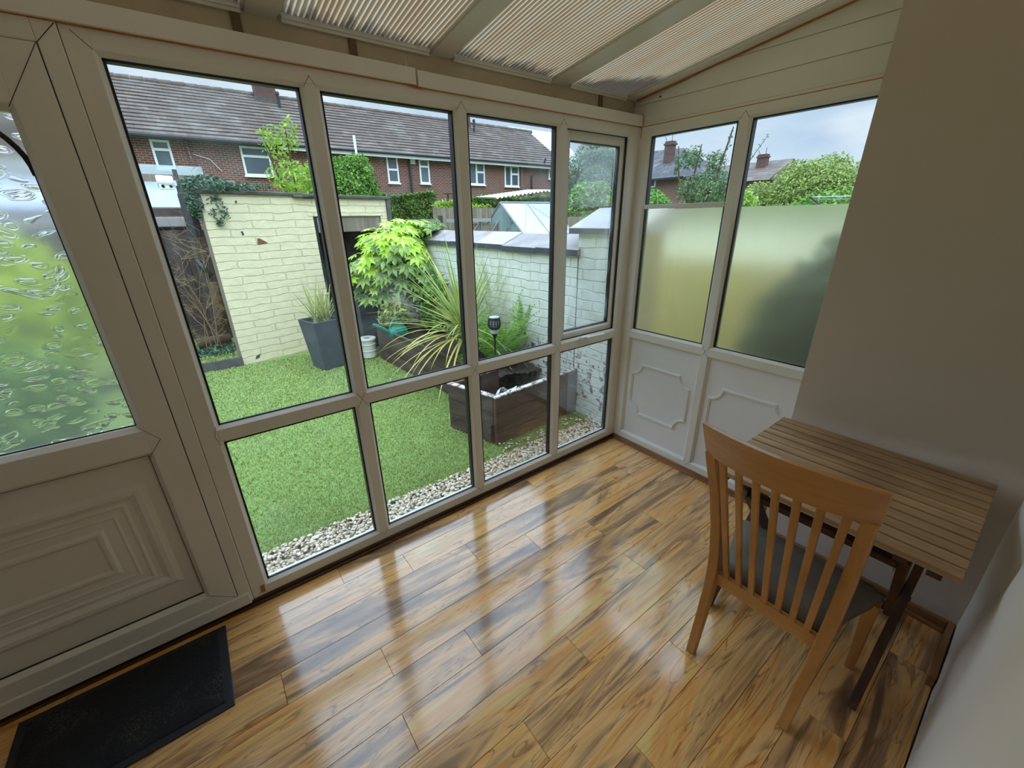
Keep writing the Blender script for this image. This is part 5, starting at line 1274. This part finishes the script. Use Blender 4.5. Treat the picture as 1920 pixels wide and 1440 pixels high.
# trees over the side glazing
tree('round_tree', 'broad rounded yellow-green tree seen over the right frosted pane', 'tree', [(24000, (10, 2.45, 1.75), (1.1, 1.12, 1.16), .45), (9000, (10, 3.65, 1.6), (.8, .75, .80), .4)], M['willow'], .038, .12)
tree('leafy_bush', 'fresh green leafy bush in front of the round tree', 'shrub', [(4200, (5.2, .62, 1.42), (.5, .75, .54), .4)], M['bush'], .036, .05)
tree('thin_sapling', 'thin open-branched sapling seen over the left frosted pane', 'tree', [(380, (5, 2.72, 2.50), (.2, .28, .22), .2), (300, (5, 2.25, 2.42), (.2, .22, .20), .2), (2300, (5, 2.35, 2.0), (.4, .55, .36), .35), (70, (5, 2.98, 2.45), (.05, .04, .30), .2), (22, (5, 2.07, 2.68), (.03, .03, .22), .2)], M['grey_tree'], .028, .03, [[(5, 2.5, G), (5, 2.55, 1.6), (5, 2.9, 2.2), (5, 2.98, 2.72)], [(5, 2.5, 1.5), (5, 2.2, 2.2), (5, 2.05, 2.88)], [(5, 2.5, 1.6), (5, 2.62, 2.2), (5, 2.55, 2.7)]])
tree('young_shrub', 'upright yellow-green shrub beneath the thin sapling', 'shrub', [(1500, (5.9, 2.75, 1.75), (.3, .28, .62), .3), (1300, (5.9, 2.2, 1.7), (.3, .35, .40), .3)], M['ash'], .036, .03)
tree('garden_shrub', 'dark green shrub before the hipped house', 'shrub', [(4500, (9, 6.3, 1.7), (.8, .62, .75), .4)], M['bush'], .048, .06)
bs = thing('bare_shoot', 'long slanting shoot with sparse leaves against the sky', 'branch', (5, 1.6, G))
MB().tube([(5, 2.0, G), (5, 1.85, 1.6), (5, 1.716, 2.35), (5, 1.496, 2.70)], [.012, .010, .007, .003], 5).build('stem', M['bark'], bs)
pts = np.array([(5, 1.716-.22*q+.02*(-1)**k, 2.396+.3*q) for k, q in enumerate(np.linspace(0, 1, 11))]); leafcloud('leaves', bs, M['grey_tree'], pts, np.tile([[-1., 0, .3]], (11, 1)), .022, .4)
cl = thing('clothes_line', 'dark metal clothes-line arm with wires beside the leafy bush', 'clothes line', (3, -.2, G))
MB().tube([(3, -.05, G), (3, -.05, 1.68), (3, .06, 1.76)], .014, 6).build('arm', M['darkmetal'], cl)
MB().tube([(3, .06, 1.755), (3, -1.5, 1.735)], .004, 4).tube([(3, .02, 1.73), (3, -1.5, 1.70)], .004, 4).build('line', M['silver'], cl)
# neighbour's side, blurred by the frosted glass
pw_ = thing('pale_garden_wall', 'low pale rendered wall blurred behind the top of the frosted glazing', 'wall', (3.3, -.4, G))
MB().box(3.3, 3.5, -3.2, 2.4, G, 1.50).build('wall_face', M['pale_render'], pw_); MB().box(3.26, 3.54, -3.24, 2.44, 1.50, 1.56).build('coping', M['coping_pale'], pw_)
nf = thing('neighbour_fence', 'tan boarded fence blurred behind the frosted side glazing', 'fence', (1.3, -.3, G))
for k in range(30): y = -2.4+k*.125; MB().box(1.30, 1.325, y, y+.118, G, 1.24).build('board', M['tan_fence'], nf)
tree('neighbour_shrub', 'dark green shrub pressed near the right frosted pane', 'shrub', [(11000, (.60, -1.22, .60), (.40, .82, 1.0), .4)], M['deep_bush'], .05, .05)
# seen only as blurred colour through the patterned door glass
tree('garden_shrub', 'lime-green shrub blurred behind the patterned door glass', 'shrub', [(3000, (-3.75, 3.9, .95), (.75, .5, .85), .4)], M['door_bush'], .06, .05)
tree('low_shrub', 'darker green shrub low behind the patterned door glass', 'shrub', [(2600, (-3.75, 2.7, .30), (.70, .4, .52), .4)], M['hedge'], .05, .05)
